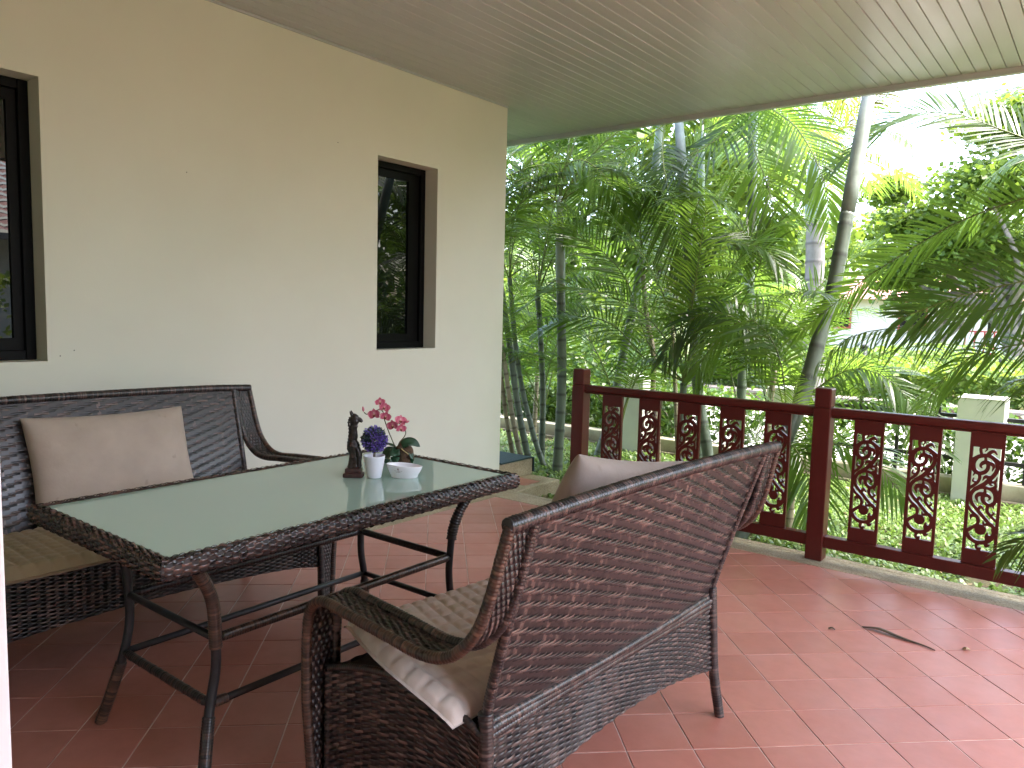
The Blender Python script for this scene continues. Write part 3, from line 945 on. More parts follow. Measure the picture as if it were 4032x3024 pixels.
# ------------------------------------------------------------------ wicker sofas
def make_sofa(label, group, ext=0.0):
    """ext: how much longer each half of the seat is than the two-seater"""
    def wide(P):
        P = np.array(P, float)
        P[..., 0] += np.clip(P[..., 0] / 0.5, -1, 1) * ext
        return P
    k_ = 1 + ext / 0.6
    root = thing('wicker_sofa', label, 'sofa', (0, 0, 0), 0, group)
    def backS(u, v):
        x = 2 * u - 1
        half = 0.575 + 0.025 * v
        return np.stack([x * half, -0.006 - 0.160 * v ** 1.1 - 0.014 * (1 - x * x), 0.425 + 0.532 * v + 0.018 * v * (1 - x * x)], -1)
    mb = MB()
    weave(mb, lambda u, v: wide(backS(u, v)), int(44 * k_), 60, 1.18 * k_, 0.56, 0.0030, 0.5, 0.5, 4)
    sheet(mb, lambda u, v: wide(backS(u, v)), 14, 10)
    stuff(mb.build('back_panel', M['wicker'], root, True))
    mb = MB()
    xs_ = np.linspace(-1, 1, 13)
    top = [(x * 0.70, -0.168 - 0.014 * (1 - x * x), 0.962 + 0.018 * (1 - x * x)) for x in xs_]
    wrapped(mb, wide(top), 0.0170, 0.0100, 10, 90, 0.13, 0.08)
    mb.build('top_rail', M['wicker'], root, True)
    mb = MB()
    v = np.linspace(0, 1, 8)
    for s in (0.0, 1.0):
        wrapped(mb, wide(backS(np.full(8, s), v)), 0.0125, 0.0093, 8, 40, 0.12)
    wrapped(mb, wide(backS(np.linspace(0, 1, 9), np.zeros(9))), 0.011, 0.0093, 8, 60, 0.1)
    mb.build('back_edge', M['wicker'], root, True)
    # arms: a woven band from the top corner down the back, along the arm and down to the floor
    prof = np.array([(-0.172, 0.962), (-0.156, 0.90), (-0.132, 0.80), (-0.098, 0.715), (-0.035, 0.652), (0.05, 0.631), (0.18, 0.640),
                     (0.33, 0.650), (0.420, 0.652), (0.474, 0.618), (0.496, 0.53), (0.503, 0.30), (0.506, 0.004)])
    uo = np.array([0.653, 0.656, 0.662, 0.668, 0.676, 0.680, 0.682, 0.682, 0.680, 0.678, 0.676, 0.672, 0.668])
    pc = spline(np.stack([uo, prof[:, 0], prof[:, 1]], 1), 240)
    pc, ss = resample(pc, 0.007)
    L = ss[-1]
    for s in (-1, 1):
        def armS(u, v, s=s):
            i = u * L
            x = np.interp(i, ss, pc[:, 0]); y = np.interp(i, ss, pc[:, 1]); z = np.interp(i, ss, pc[:, 2])
            w = np.interp(i, [0, 0.25, 1.15, 1.3, L], [0.040, 0.046, 0.047, 0.036, 0.030])
            return wide(np.stack([s * (x + (v * 2 - 1) * w), y, z], -1))
        mb = MB()
        weave(mb, armS, 84, 11, L, 0.092, 0.0026, 1.0, 1.0, 4)
        sheet(mb, armS, 60, 2)
        arm = stuff(mb.build('arm', M['wicker'], root, True))
        for e in (0.0, 1.0):
            mb = MB()
            uu = np.linspace(0, 1, 60)
            wrapped(mb, armS(uu, np.full(60, e)), 0.0130, 0.0090, 9, 240, 0.12, 0.06)
            mb.build('arm_edge', M['wicker_brown'] if e == 1.0 else M['wicker'], arm, True)
    # aprons
    def frontS(u, v):
        x = 2 * u - 1
        b_ = 0.155 + 0.080 * (1 - x * x)
        return wide(np.stack([x * 0.65, np.full_like(x, 0.490), b_ + (0.428 - b_) * v], -1))
    mb = MB(); weave(mb, frontS, int(46 * k_), 27, 1.3 * k_, 0.25, 0.0028, 1.0, 1.0, 4, bias=-0.75); sheet(mb, frontS, 30, 2)
    stuff(mb.build('front_apron', M['wicker'], root, True))
    def rearS(u, v):
        x = 2 * u - 1
        b_ = 0.158 + 0.078 * (1 - x * x)
        return wide(np.stack([x * (0.59 - 0.01 * v), -0.030 + 0.018 * v, b_ + (0.412 - b_) * v], -1))
    mb = MB(); weave(mb, rearS, int(40 * k_), 27, 1.16 * k_, 0.25, 0.0028, 1.0, 1.0, 4, bias=0.7); sheet(mb, rearS, 30, 2)
    stuff(mb.build('rear_apron', M['wicker_worn'], root, True))
    mb = MB()
    wrapped(mb, rearS(np.linspace(0, 1, 9), np.full(9, 1.0)), 0.0130, 0.0100, 9, 60, 0.12, 0.06)
    wrapped(mb, rearS(np.linspace(0, 1, 9), np.full(9, 0.93)), 0.011, 0.0100, 8, 60, 0.12, 0.06)
    mb.build('apron_roll', M['wicker_worn'], root, True)
    for s in (-1, 1):
        def sideS(u, v, s=s):
            t = 1 - u
            x = s * (0.588 + (0.672 - 0.588) * t); y = -0.02 + 0.50 * t
            b_ = 0.158 + 0.05 * 4 * t * (1 - t)
            top_ = 0.395 + 0.042 * t + 0.072 * np.sin(np.pi * np.clip(t, 0, 1) ** 0.85) ** 0.9
            return wide(np.stack([x + s * 0.012 * np.sin(np.pi * t), y, b_ + (top_ - b_) * v], -1))
        mb = MB(); weave(mb, sideS, 17, 32, 0.5, 0.3, 0.0028, 1.0, 1.0, 4, bias=-0.75 * s); sheet(mb, sideS, 12, 4)
        sp_ = stuff(mb.build('side_panel', M['wicker'], root, True))
        mb = MB()
        wrapped(mb, sideS(np.linspace(0.02, 0.98, 12), np.ones(12)), 0.010, 0.0078, 8, 60, 0.09)
        mb.build('side_edge', M['wicker_dark'], sp_, True)
        mb = MB()
        wrapped(mb, wide([(s * 0.578, -0.012, 0.46), (s * 0.582, -0.022, 0.30), (s * 0.586, -0.034, 0.15), (s * 0.592, -0.060, 0.0)]), 0.0185, 0.0085, 10, 60, 0.06, 0.0, (1.0, 0.88))
        mb.build('rear_leg', M['wicker'], root, True)
        mb = MB()
        wrapped(mb, wide([(s * 0.655, 0.478, 0.43), (s * 0.658, 0.480, 0.002)]), 0.020, 0.0085, 9, 40, 0.06)
        mb.build('front_leg', M['wicker'], root, True)
    mb = MB()
    mb.add(wide([(-0.578, -0.01, 0.418), (0.578, -0.01, 0.418), (0.65, 0.482, 0.424), (-0.65, 0.482, 0.424),
            (-0.578, -0.01, 0.405), (0.578, -0.01, 0.405), (0.65, 0.482, 0.411), (-0.65, 0.482, 0.411)]),
           [(0, 1, 2, 3), (7, 6, 5, 4), (0, 4, 5, 1), (1, 5, 6, 2), (2, 6, 7, 3), (3, 7, 4, 0)])
    mb.build('seat_deck', M['deck'], root)
    return root
G_SOFA = 'wicker sofas either side of the glass table'
near_sofa = make_sofa('worn brown wicker sofa in front, its woven back turned to the railing', G_SOFA)
near_sofa.location = (-1.076, 1.91, 0)
near_sofa.rotation_euler = (0, 0, math.atan2(0.9988, 0.049))
wall_sofa = make_sofa('long brown wicker sofa against the cream wall, facing the table', G_SOFA, 0.29)
wall_sofa.location = (-3.39, 1.335, 0)
wall_sofa.rotation_euler = (0, 0, R(-90))

# ------------------------------------------------------------------ seat cushions and pillows
def quilt(name, corners, th, cells, mat, sag, label, cat, group, seed, cellpow=0.38, depth=0.0080, bulge=(0, 0)):
    """quilted seat pad: corners FL, FR, RR, RL in world metres"""
    FL, FR, RR, RL = [np.array(c, float) for c in corners]
    nu, nv = cells
    sub = 8
    U = np.linspace(0, 1, nu * sub + 1); V_ = np.linspace(0, 1, nv * sub + 1)
    uu, vv = np.meshgrid(U, V_, indexing='ij')
    P = ((1 - uu) * (1 - vv))[..., None] * FL + (uu * (1 - vv))[..., None] * FR + (uu * vv)[..., None] * RR + ((1 - uu) * vv)[..., None] * RL
    P[..., :2] += np.array(bulge)[None, None] * ((1 - uu) ** 3 * np.sin(np.pi * vv))[..., None]
    ex = np.minimum(np.minimum(uu, 1 - uu) * np.linalg.norm(FR - FL), np.minimum(vv, 1 - vv) * np.linalg.norm(RL - FL))
    edge = np.clip(ex / 0.03, 0, 1) ** 0.5
    puff = (1 - np.exp(-(np.sin(np.pi * uu * nu) / 0.42) ** 2)) * (1 - np.exp(-(np.sin(np.pi * vv * nv) / 0.42) ** 2))
    nz = np.array([[mnoise.noise((a * 5.0 + seed, b_ * 3.0, 0.3)) for b_ in V_] for a in U])
    zt = th * (0.42 + 0.58 * edge) + depth * puff + 0.004 * nz + sag(uu, vv)
    zb = th * (0.42 - 0.42 * edge) + 0.004 * nz + sag(uu, vv)
    # bulge of each cell at the rim
    cen = P.mean((0, 1))
    out = (1 - edge)[..., None] * 0.004 * puff[..., None] * (P - cen) / (np.linalg.norm(P - cen, axis=-1, keepdims=True) + 1e-9)
    T = P + out; T[..., 2] += zt
    B = P.copy(); B[..., 2] += zb
    mb = MB()
    mb.grid(T)
    n0 = mb.n
    mb.grid(B[:, ::-1])
    a, b_ = uu.shape
    def rim(Ta, Ba, k=5):
        P_ = np.stack([Ta + (Ba - Ta) * t for t in np.linspace(0, 1, k)], 1)
        o_ = Ta - cen; o_[:, 2] = 0; o_ /= np.linalg.norm(o_, axis=1, keepdims=True)
        P_ += o_[:, None] * (0.010 * np.sin(np.pi * np.linspace(0, 1, k)))[None, :, None]
        mb.grid(P_)
    rim(T[:, 0], B[:, 0]); rim(T[::-1, -1], B[::-1, -1]); rim(T[-1], B[-1]); rim(T[0, ::-1], B[0, ::-1])
    o = mb.build(name, mat, None, True)
    return tag(o, label, cat, group)
def sofa_pt(root, u, d, z):
    return tuple(Matrix.Translation(root.location) @ root.rotation_euler.to_matrix().to_4x4() @ Vector((u, d, z)))
G_SEAT = 'quilted seat cushions on the wicker sofas'
quilt('seat_cushion', [sofa_pt(near_sofa, -0.515, 0.600, 0.437), sofa_pt(near_sofa, 0.610, 0.570, 0.430), sofa_pt(near_sofa, 0.565, 0.015, 0.425), sofa_pt(near_sofa, -0.640, 0.030, 0.410)],
      0.038, (24, 11), M['cream'], lambda u, v: 0.004 + 0.078 * np.exp(-(u / 0.16) ** 2) * np.sin(np.pi * np.clip(v ** 0.9, 0, 1)) ** 0.8 + 0.006 * np.exp(-(u / 0.1) ** 2) * (1 - v),
      'cream quilted seat cushion slipping over the arm side of the front sofa', 'cushion', G_SEAT, 2.0, bulge=(-0.004, -0.075))
quilt('seat_cushion', [sofa_pt(wall_sofa, -0.90, 0.530, 0.430), sofa_pt(wall_sofa, 0.90, 0.530, 0.430), sofa_pt(wall_sofa, 0.835, 0.02, 0.426), sofa_pt(wall_sofa, -0.835, 0.02, 0.426)],
      0.055, (36, 10), M['olive'], lambda u, v: 0.0 * u, 'beige quilted seat cushion on the sofa by the wall, half under the table edge', 'cushion', G_SEAT, 5.0, 0.35, 0.006)

def pillow(label, w, h, th, mat, mw, seed, group, sag=0.0):
    na, nb = 44, 34
    A = np.sin(np.linspace(-1, 1, na) * np.pi / 2); B_ = np.sin(np.linspace(-1, 1, nb) * np.pi / 2)
    aa, bb = np.meshgrid(A, B_, indexing='ij')
    prof = ((1 - np.abs(aa) ** 3.2) * (1 - np.abs(bb) ** 3.2)) ** 0.42
    X_ = w / 2 * aa * (1 - 0.05 * (1 - bb ** 2)); Z_ = h / 2 * bb * (1 - 0.07 * (1 - aa ** 2))
    Z_ = Z_ - sag * (1 - aa ** 2) * (bb > 0) * bb
    mb = MB()
    for s in (1, -1):
        nz = np.array([[mnoise.fractal((a * 2.2 + seed, b_ * 2.2 + 3 * s, s), 1.0, 2.0, 3) for b_ in B_] for a in A])
        crease = np.array([[abs(mnoise.noise((a * 1.2 + b_ * 2.6 + seed, b_ * 1.0 - a * 2.2, 7 + s))) for b_ in B_] for a in A])
        t = th / 2 * prof * (1 + 0.05 * nz) - 0.007 * np.exp(-(crease / 0.13) ** 2) * prof * (np.abs(aa) > 0.2)
        P = np.stack([X_, s * t, Z_], -1)
        mb.grid(P if s < 0 else P[::-1])
    o = mb.build('pillow', mat, None, True)
    wd = o.modifiers.new('weld', 'WELD'); wd.merge_threshold = 0.0008
    o.matrix_world = mw
    return tag(o, label, 'pillow', group)
G_PIL = 'tan pillows on the wicker sofas'
# local x along the sofa, local y facing forward, local z up the back
m1 = Matrix.Translation((-3.43, 1.565, 0.690)) @ Matrix.Rotation(R(-90), 4, 'Z') @ Matrix.Rotation(R(19), 4, 'X') @ Matrix.Rotation(R(-0.5), 4, 'Y')
pillow('tan canvas pillow leaning on the back of the sofa by the wall', 0.69, 0.46, 0.20, M['tan'], m1, 1.0, G_PIL)
ang = math.atan2(0.9988, 0.049)
c2 = Vector(sofa_pt(near_sofa, 0.10, 0.10, 0.722))
m2 = Matrix.Translation(c2) @ Matrix.Rotation(ang, 4, 'Z') @ Matrix.Rotation(R(18), 4, 'X') @ Matrix.Rotation(R(10), 4, 'Y')
pillow('taupe pillow showing above the back of the front sofa', 0.74, 0.52, 0.18, M['tan2'], m2, 9.0, G_PIL)

# ------------------------------------------------------------------ table
TCX, TCY, TZ = -2.2445, 1.675, 0.7473
table = thing('glass_table', 'wicker framed patio table with a pale green frosted glass top between the two sofas', 'table', (TCX, TCY, 0))
GX_, GY_ = 0.3735, 0.696
boxo('glass_top', (-GX_, -GY_, TZ - 0.008), (GX_, GY_, TZ), M['frost'], table, 0.0015)
boxo('under_panel', (-GX_ + 0.005, -GY_ + 0.005, TZ - 0.030), (GX_ - 0.005, GY_ - 0.005, TZ - 0.0085), M['deck'], table)
RW, RH = 0.040, 0.052
def rimprof(v):
    """round the rim from under the glass, down the outside, to the underside: offset outward, height"""
    k = np.array([[0.000, -0.002], [0.018, 0.004], [RW - 0.008, 0.001], [RW, -0.010], [RW + 0.001, -0.025], [RW, -0.040], [RW - 0.006, -RH], [0.004, -RH + 0.002]])
    t = np.linspace(0, 1, len(k))
    return np.interp(v, t, k[:, 0]), np.interp(v, t, k[:, 1])
for side in range(4):
    hl = GY_ if side % 2 == 0 else GX_
    hw = GX_ if side % 2 == 0 else GY_
    th_ = [0, math.pi / 2, math.pi, -math.pi / 2][side]
    def rimS(u, v, hl=hl, hw=hw, th_=th_):
        o_, z = rimprof(v)
        along = (2 * u - 1) * (hl + o_)           # mitred corners
        x, y = hw + o_, along
        return np.stack([x * math.cos(th_) - y * math.sin(th_), x * math.sin(th_) + y * math.cos(th_), TZ + z], -1)
    mb = MB()
    weave(mb, rimS, int(hl * 2 / 0.022), 13, hl * 2, 0.12, 0.0028, 1.0, 1.0, 4)
    stuff(mb.build('rim', M['wicker_rim'], table, True))
    mb = MB()
    def coreS(u, v, f=rimS):
        P = f(u, v); return P
    sheet(mb, lambda u, v: rimS(u, v) * np.array([0.998, 0.998, 1]) - np.array([0, 0, 0.0015]), 2, 10)
    mb.build('rim_core', M['deck'], table)
# diagonal lacing along the top of the rim, facing the viewer's long side
mb = MB()
for i in range(34):
    y = -GY_ + 0.50 + (2 * GY_ - 0.5) * (i + 0.5) / 34 + float(rng.normal(0, 0.004))
    tw = 0.022
    P = spline([(GX_ + 0.002, y - tw, TZ + 0.001), (GX_ + 0.016, y - 0.004, TZ + 0.0115), (GX_ + 0.034, y + 0.010, TZ + 0.0075), (GX_ + 0.046, y + tw, TZ - 0.012)], 8)
    d = np.array([0, 0.0052, 0])
    mb.grid(np.stack([P - d, P + d], 1), np.stack([np.tile(np.linspace(0, .05, 8)[:, None], (1, 2)), np.full((8, 2), i * 1.31)], -1))
stuff(mb.build('lacing', M['wicker_dark'], table, True))
J1 = (0.261, 0.500, 0.4326); J2 = (0.262, 0.519, 0.241)
def T3(sx, sy, x, y, z): return (sx * x, sy * y, z)
for sx in (-1, 1):
    for sy in (-1, 1):
        leg_pts = [T3(sx, sy, 0.300, 0.640, TZ - 0.045), T3(sx, sy, 0.285, 0.575, 0.665), T3(sx, sy, 0.268, 0.515, 0.56), T3(sx, sy, *J1),
                   T3(sx, sy, 0.260, 0.500, 0.34), T3(sx, sy, *J2), T3(sx, sy, 0.285, 0.548, 0.12), T3(sx, sy, 0.315, 0.577, 0.002)]
        C = spline(leg_pts, 50)
        mb = MB(); tube(mb, C, 0.0145, 10)
        leg = mb.build('leg', M['black_tube'], table, True)
        mb = MB()
        if (sx, sy) == (1, -1):
            wrapped(mb, C[4:24], 0.0185, 0.0075, 10, 60, 0.06); mt = M['wicker_brown']
        elif (sx, sy) == (1, 1):
            wrapped(mb, C[2:18], 0.0195, 0.011, 10, 60, 0.14, 0.12); mt = M['wicker_dark']
        else:
            wrapped(mb, C[2:10], 0.0170, 0.0085, 10, 60, 0.06); mt = M['wicker_dark']
        mb.build('binding', mt, leg, True)
        mb = MB()
        wrapped(mb, C[37:50], 0.0180, 0.0085, 10, 40, 0.06)
        mb.build('binding', M['wicker_dark'] if sx > 0 else M['wicker_brown'], leg, True)
def stretcher(a, b_, mat=None, r=0.0115, wrap=None, rough=0.0):
    mb = MB()
    a, b_ = np.array(a), np.array(b_)
    tube(mb, np.linspace(a, b_, 4), r, 10)
    o = mb.build('stretcher', M['black_tube'], table, True)
    if wrap is not None:
        mb = MB(); t0_, t1_, mt, rr, pit, am = wrap
        wrapped(mb, [a + (b_ - a) * t0_, a + (b_ - a) * t1_], rr, pit, 9, 40, am, rough)
        mb.build('binding', mt, o, True)
for z, J in ((0, J1), (1, J2)):
    x, y, h = J
    stretcher((-x, -y, h), (x, -y, h), wrap=(0.05, 0.95, M['wicker_dark'], 0.0130, 0.011, 0.10) if z else None, rough=0.1)
    stretcher((-x, y, h), (x, y, h), wrap=None if z else (0.04, 0.96, M['wicker_dark'], 0.0135, 0.008, 0.07))
    stretcher((x, -y, h), (x, y, h), wrap=(0.02, 0.98, M['wicker_brown'], 0.0145, 0.0085, 0.08) if not z else (0.01, 0.05, M['wicker_brown'], 0.0145, 0.008, 0.06))
    stretcher((-x, -y, h), (-x, y, h), wrap=(0.03, 0.97, M['wicker_dark'], 0.0135, 0.012, 0.12) if not z else None)

# ------------------------------------------------------------------ things on the table
# carved statue
statue = thing('figurine', 'dark carved wooden animal figurine sitting on a stepped base', 'figurine', (-2.262, 1.925, TZ + 0.0006), R(40))
boxo('plinth', (-0.038, -0.026, 0), (0.038, 0.026, 0.018), M['base_wood'], statue, 0.005)
boxo('plinth', (-0.031, -0.021, 0.0183), (0.031, 0.021, 0.036), M['base_wood'], statue, 0.004)
rings = [(0.0362, 0, .0225, .017), (0.045, 0, .0235, .018), (0.060, .001, .0215, .017), (0.078, .002, .0200, .016), (0.090, .001, .0185, .0150), (0.097, -.001, .0200, .016),
         (0.110, -.003, .0240, .0185), (0.124, -.003, .0245, .0185), (0.134, -.002, .0205, .0165), (0.141, -.001, .0150, .013), (0.155, -.001, .0150, .0125), (0.172, 0, .0145, .012),
         (0.188, 0, .0132, .0115), (0.197, .001, .0155, .013), (0.202, .001, .0135, .0115), (0.208, .002, .0150, .0125), (0.218, .004, .0190, .0145), (0.229, .004, .0185, .014), (0.239, .003, .0140, .011), (0.245, .002, .0060, .005)]
zz_ = np.interp(np.linspace(0, len(rings) - 1, 77), np.arange(len(rings)), [r_[0] for r_ in rings])
P_ = []
for q, z in enumerate(zz_):
    t = q / 76 * (len(rings) - 1)
    cx, rx, ry = [np.interp(t, np.arange(len(rings)), [r_[k] for r_ in rings]) for k in (1, 2, 3)]
    ring = []
    for k in range(30):
        a_ = 2 * math.pi * k / 30
        d_ = 1 + 0.16 * mnoise.noise((math.cos(a_) * 1.7, math.sin(a_) * 1.7, z * 70)) + 0.09 * mnoise.noise((math.cos(a_) * 4, math.sin(a_) * 4, z * 150 + 5))
        if z < 0.10: d_ *= 1 - 0.20 * math.exp(-((a_ - 4.7) / 0.35) ** 2) - 0.14 * math.exp(-((a_ - 1.6) / 0.35) ** 2)     # cleft between the legs
        ring.append((cx + rx * d_ * math.cos(a_), ry * d_ * math.sin(a_), z))
    P_.append(ring)
mb = MB(); mb.grid(np.array(P_), closed_v=True)
n0 = mb.n; mb.add([(0.002, 0, 0.2475)], [])
for k in range(30): mb.f.append((n0 - 30 + k, n0 - 30 + (k + 1) % 30, n0))
mb.build('body', M['carved'], statue, True)
mb = MB(); tube(mb, spline([(0.010, 0, 0.226), (0.024, -0.001, 0.222), (0.032, -0.002, 0.214)], 8), np.array([.011, .0105, .0095, .009, .008, .007, .006, .004]), 10)
mb.build('muzzle', M['carved'], statue, True)
for s_ in (-1, 1):
    mb = MB(); tube(mb, spline([(-0.004, s_ * 0.008, 0.236), (-0.010, s_ * 0.012, 0.248), (-0.013, s_ * 0.013, 0.257)], 7), np.array([.005, .0055, .005, .0042, .0033, .002, .0006]), 8)
    mb.build('ear', M['carved'], statue, True)
    mb = MB(); tube(mb, spline([(0.012, s_ * 0.010, 0.118), (0.022, s_ * 0.012, 0.090), (0.021, s_ * 0.011, 0.060), (0.024, s_ * 0.011, 0.038)], 12), np.linspace(.0085, .0065, 12), 8)
    mb.build('foreleg', M['carved'], statue, True)
mb = MB(); tube(mb, spline([(-0.014, 0, 0.232), (-0.0195, 0, 0.212), (-0.0165, 0, 0.185), (-0.0175, 0, 0.155), (-0.022, 0, 0.128)], 30), 0.0042 + 0.0018 * np.sin(np.arange(30) * 1.9), 8)
mb.build('mane', M['carved'], statue, True)

# topiary ball
pot = thing('topiary_pot', 'small round purple flowering topiary ball in a white pot', 'potted plant', (-2.2014, 1.9750, TZ + 0.0006))
mb = MB()
lathe(mb, [(0.0001, 0.002), (0.0255, 0.0), (0.0275, 0.003), (0.0355, 0.045), (0.0405, 0.080), (0.0415, 0.085), (0.0405, 0.0865), (0.0388, 0.085), (0.036, 0.066), (0.0001, 0.066)], 40)
mb.build('pot', M['plastic'], pot, True)
mb = MB(); tube(mb, spline([(0, 0, 0.06), (0.001, 0, 0.085), (-0.001, 0.001, 0.12)], 10), 0.0048, 8)
mb.build('stem', M['bark'], pot, True)
def ball_leaves(n, r0, r1, l, w, seed, centers=None):
    g = np.random.default_rng(seed)
    d = g.normal(size=(n, 3)); d /= np.linalg.norm(d, axis=1, keepdims=True)
    if centers is not None:
        c = centers[g.integers(0, len(centers), n)]
        d = c + 0.24 * g.normal(size=(n, 3)); d /= np.linalg.norm(d, axis=1, keepdims=True)
    p = d * g.uniform(r0, r1, (n, 1))
    a = d + 0.55 * g.normal(size=(n, 3)); a /= np.linalg.norm(a, axis=1, keepdims=True)
    b_ = np.cross(a, g.normal(size=(n, 3))); b_ /= np.linalg.norm(b_, axis=1, keepdims=True)
    s = g.uniform(0.7, 1.2, (n, 1))
    return np.stack([p, p + a * l * s * 0.55 + b_ * w * s, p + a * l * s, p + a * l * s * 0.55 - b_ * w * s], 1)
cz = np.array([0, 0, 0.148])
stuff(obj('leaves', quads_mesh('leaves', ball_leaves(1500, 0.022, 0.043, 0.014, 0.0032, 1) + cz, 4, [(0, 1, 2, 3)], M['ball_leaf']), pot))
cs = rng.normal(size=(26, 3)); cs /= np.linalg.norm(cs, axis=1, keepdims=True)
stuff(obj('florets', quads_mesh('florets', ball_leaves(900, 0.036, 0.047, 0.012, 0.0030, 2, cs) + cz, 4, [(0, 1, 2, 3)], M['purple']), pot))

# oval bowl
bowl = thing('bowl', 'white oval ceramic bowl with a small printed emblem on its side', 'bowl', (-2.118, 2.055, TZ + 0.0006), R(38))
mb = MB()
pr = np.array([(0.0001, 0.004), (0.70, 0.0), (0.74, 0.002), (0.76, 0.011), (0.78, 0.0125), (0.90, 0.028), (1.0, 0.047), (1.0, 0.0495), (0.975, 0.050), (0.95, 0.045), (0.80, 0.020), (0.55, 0.010), (0.0001, 0.009)])
sd_ = 56
a = np.linspace(0, 2 * np.pi, sd_, endpoint=False)
def bowl_pt(r_, z, a):
    ca, sa = np.cos(a), np.sin(a)
    point = 1 + 0.06 * np.abs(ca) ** 6
    tilt = 1 + np.where(z > 0.015, (-ca) * 0.09, 0)
    return np.stack([0.0655 * r_ * ca * point, 0.040 * r_ * np.sign(sa) * np.abs(sa) ** 1.08, z * tilt], -1)
mb.grid(np.stack([bowl_pt(r_, np.full(sd_, z), a) for r_, z in pr]), closed_v=True)
mb.build('body', M['ceramic'], bowl, True)
def on_bowl(t, z, off=0.0006):
    r_ = np.interp(z, pr[4:7, 1], pr[4:7, 0])
    return bowl_pt(r_ * (1 + off / 0.04), np.array(z), np.array(t))
def bowl_mark(mb, t0_, t1_, z0_, z1_):
    P = [on_bowl(t, z) for t, z in ((t0_, z0_), (t1_, z0_), (t1_, z1_), (t0_, z1_))]
    mb.add(P, [(0, 1, 2, 3)])
TM = R(252)
mb = MB()
mg = np.random.default_rng(5)
for zz, n_, wd in ((0.0295, 15, 0.034), (0.0248, 12, 0.028)):
    for i in range(n_):
        if mg.random() < 0.12: continue
        t_ = TM + (i - n_ / 2) * wd
        h_ = 0.0022 if mg.random() < 0.6 else 0.0029
        bowl_mark(mb, t_, t_ + wd * 0.35, zz, zz + h_); bowl_mark(mb, t_ + wd * 0.45, t_ + wd * 0.72, zz, zz + 0.0009)
mb.build('lettering', M['print_dark'], bowl)
mb = MB()
for (t_, z_, w_, h_) in ((0.0, 0.0375, 0.05, 0.0035), (-0.03, 0.0352, 0.06, 0.0028), (0.02, 0.0340, 0.04, 0.0018)):
    bowl_mark(mb, TM + t_ - w_ / 2, TM + t_ + w_ / 2, z_, z_ + h_)
mb.build('emblem', M['print_dark'], bowl)
mb = MB(); bowl_mark(mb, TM + 0.012, TM + 0.045, 0.0345, 0.0372)
for v_ in mb.v: v_ += 0.0
o = mb.build('emblem', M['print_red'], bowl); o.location = (0, -0.0003, 0)

# orchid
OB = Vector((-2.335, 2.235, TZ + 0.0006))
orch = thing('orchid', 'artificial pink orchid with two arching stems in a coconut husk pot', 'potted plant', OB)
RT = np.array([0.79, 0.615, 0.0]); TW = np.array([0.61, -0.79, 0.0])       # across and towards the viewer
def op(x, z, t=0.0):
    return RT * x + TW * t + np.array([0, 0, z])
mb = MB()
n1, n2 = 18, 12
PP_ = []
for i in range(n2 + 1):
    t = i / n2
    ring = []
    for j in range(n1):
        a_ = 2 * math.pi * j / n1
        r_ = (0.030 + 0.010 * math.sin(math.pi * t)) * (1 + 0.16 * mnoise.noise((math.cos(a_) * 2, math.sin(a_) * 2, t * 3)))
        if i in (0, n2): r_ *= 0.5 if i == n2 else 0.9
        ring.append((0.018 + r_ * math.cos(a_), 0.012 + r_ * math.sin(a_), 0.075 * t + (0.012 * math.sin(a_ * 2) if i == n2 else 0)))
    PP_.append(ring)
mb.grid(np.array(PP_), closed_v=True)
mb.build('husk_pot', M['husk'], orch, True)
def leaf_blade(a0, pts, w, mat=M['orchid_leaf'], face=None):
    C = spline(pts, 14)
    T_, N_, B_ = frames(C)
    side = np.cross(T_, np.array([0, 0, 1.0])); nl = np.linalg.norm(side, axis=1, keepdims=True)
    side = np.where(nl > 0.25, side / (nl + 1e-9), RT[None])
    if face is not None:
        side = np.cross(T_, np.asarray(face, float)); side /= np.linalg.norm(side, axis=1, keepdims=True)
    t = np.linspace(0, 1, 14)
    ww = w * (np.sin(np.pi * (0.10 + 0.90 * t)) ** 0.7)
    ww[-1] = 0.0005
    up = np.cross(side, T_)
    rows = [C + side * (ww * s)[:, None] + up * (abs(s) * ww * 0.22)[:, None] for s in (-1, -0.5, 0, 0.5, 1)]
    mb = MB(); mb.grid(np.stack(rows, 1))
    o = mb.build('leaf', mat, orch, True)
    so = o.modifiers.new('solid', 'SOLIDIFY'); so.thickness = 0.0016
    return o
leaf_blade(0, [op(-0.005, 0.062), op(0.025, 0.085), op(0.055, 0.088, -0.01), op(0.085, 0.068, -0.015)], 0.021, face=TW + np.array([0, 0, 0.7]))
leaf_blade(0, [op(-0.01, 0.062, 0.01), op(-0.035, 0.062, 0.03), op(-0.045, 0.03, 0.042), op(-0.05, 0.005, 0.044)], 0.026)
leaf_blade(0, [op(-0.01, 0.060, 0.015), op(-0.012, 0.058, 0.045), op(-0.010, 0.03, 0.056), op(-0.008, 0.004, 0.058)], 0.021)
leaf_blade(0, [op(-0.01, 0.062), op(-0.05, 0.075, -0.01), op(-0.085, 0.062, -0.01), op(-0.11, 0.04, 0)], 0.018)
leaf_blade(0, [op(0.01, 0.060, 0.01), op(0.04, 0.055, 0.02), op(0.055, 0.03, 0.03), op(0.058, 0.004, 0.03)], 0.013)
def stem(name, pts, r, mat, parent=orch):
    mb = MB(); tube(mb, spline(pts, 30), r, 7)
    return mb.build(name, mat, parent, True)
stem('stem', [op(-0.012, 0.055), op(-0.028, 0.09), op(-0.047, 0.135), op(-0.058, 0.165), op(-0.066, 0.19), op(-0.070, 0.215), op(-0.085, 0.225), op(-0.11, 0.215), op(-0.138, 0.204), op(-0.150, 0.212)], 0.0022, M['orchid_stem'])
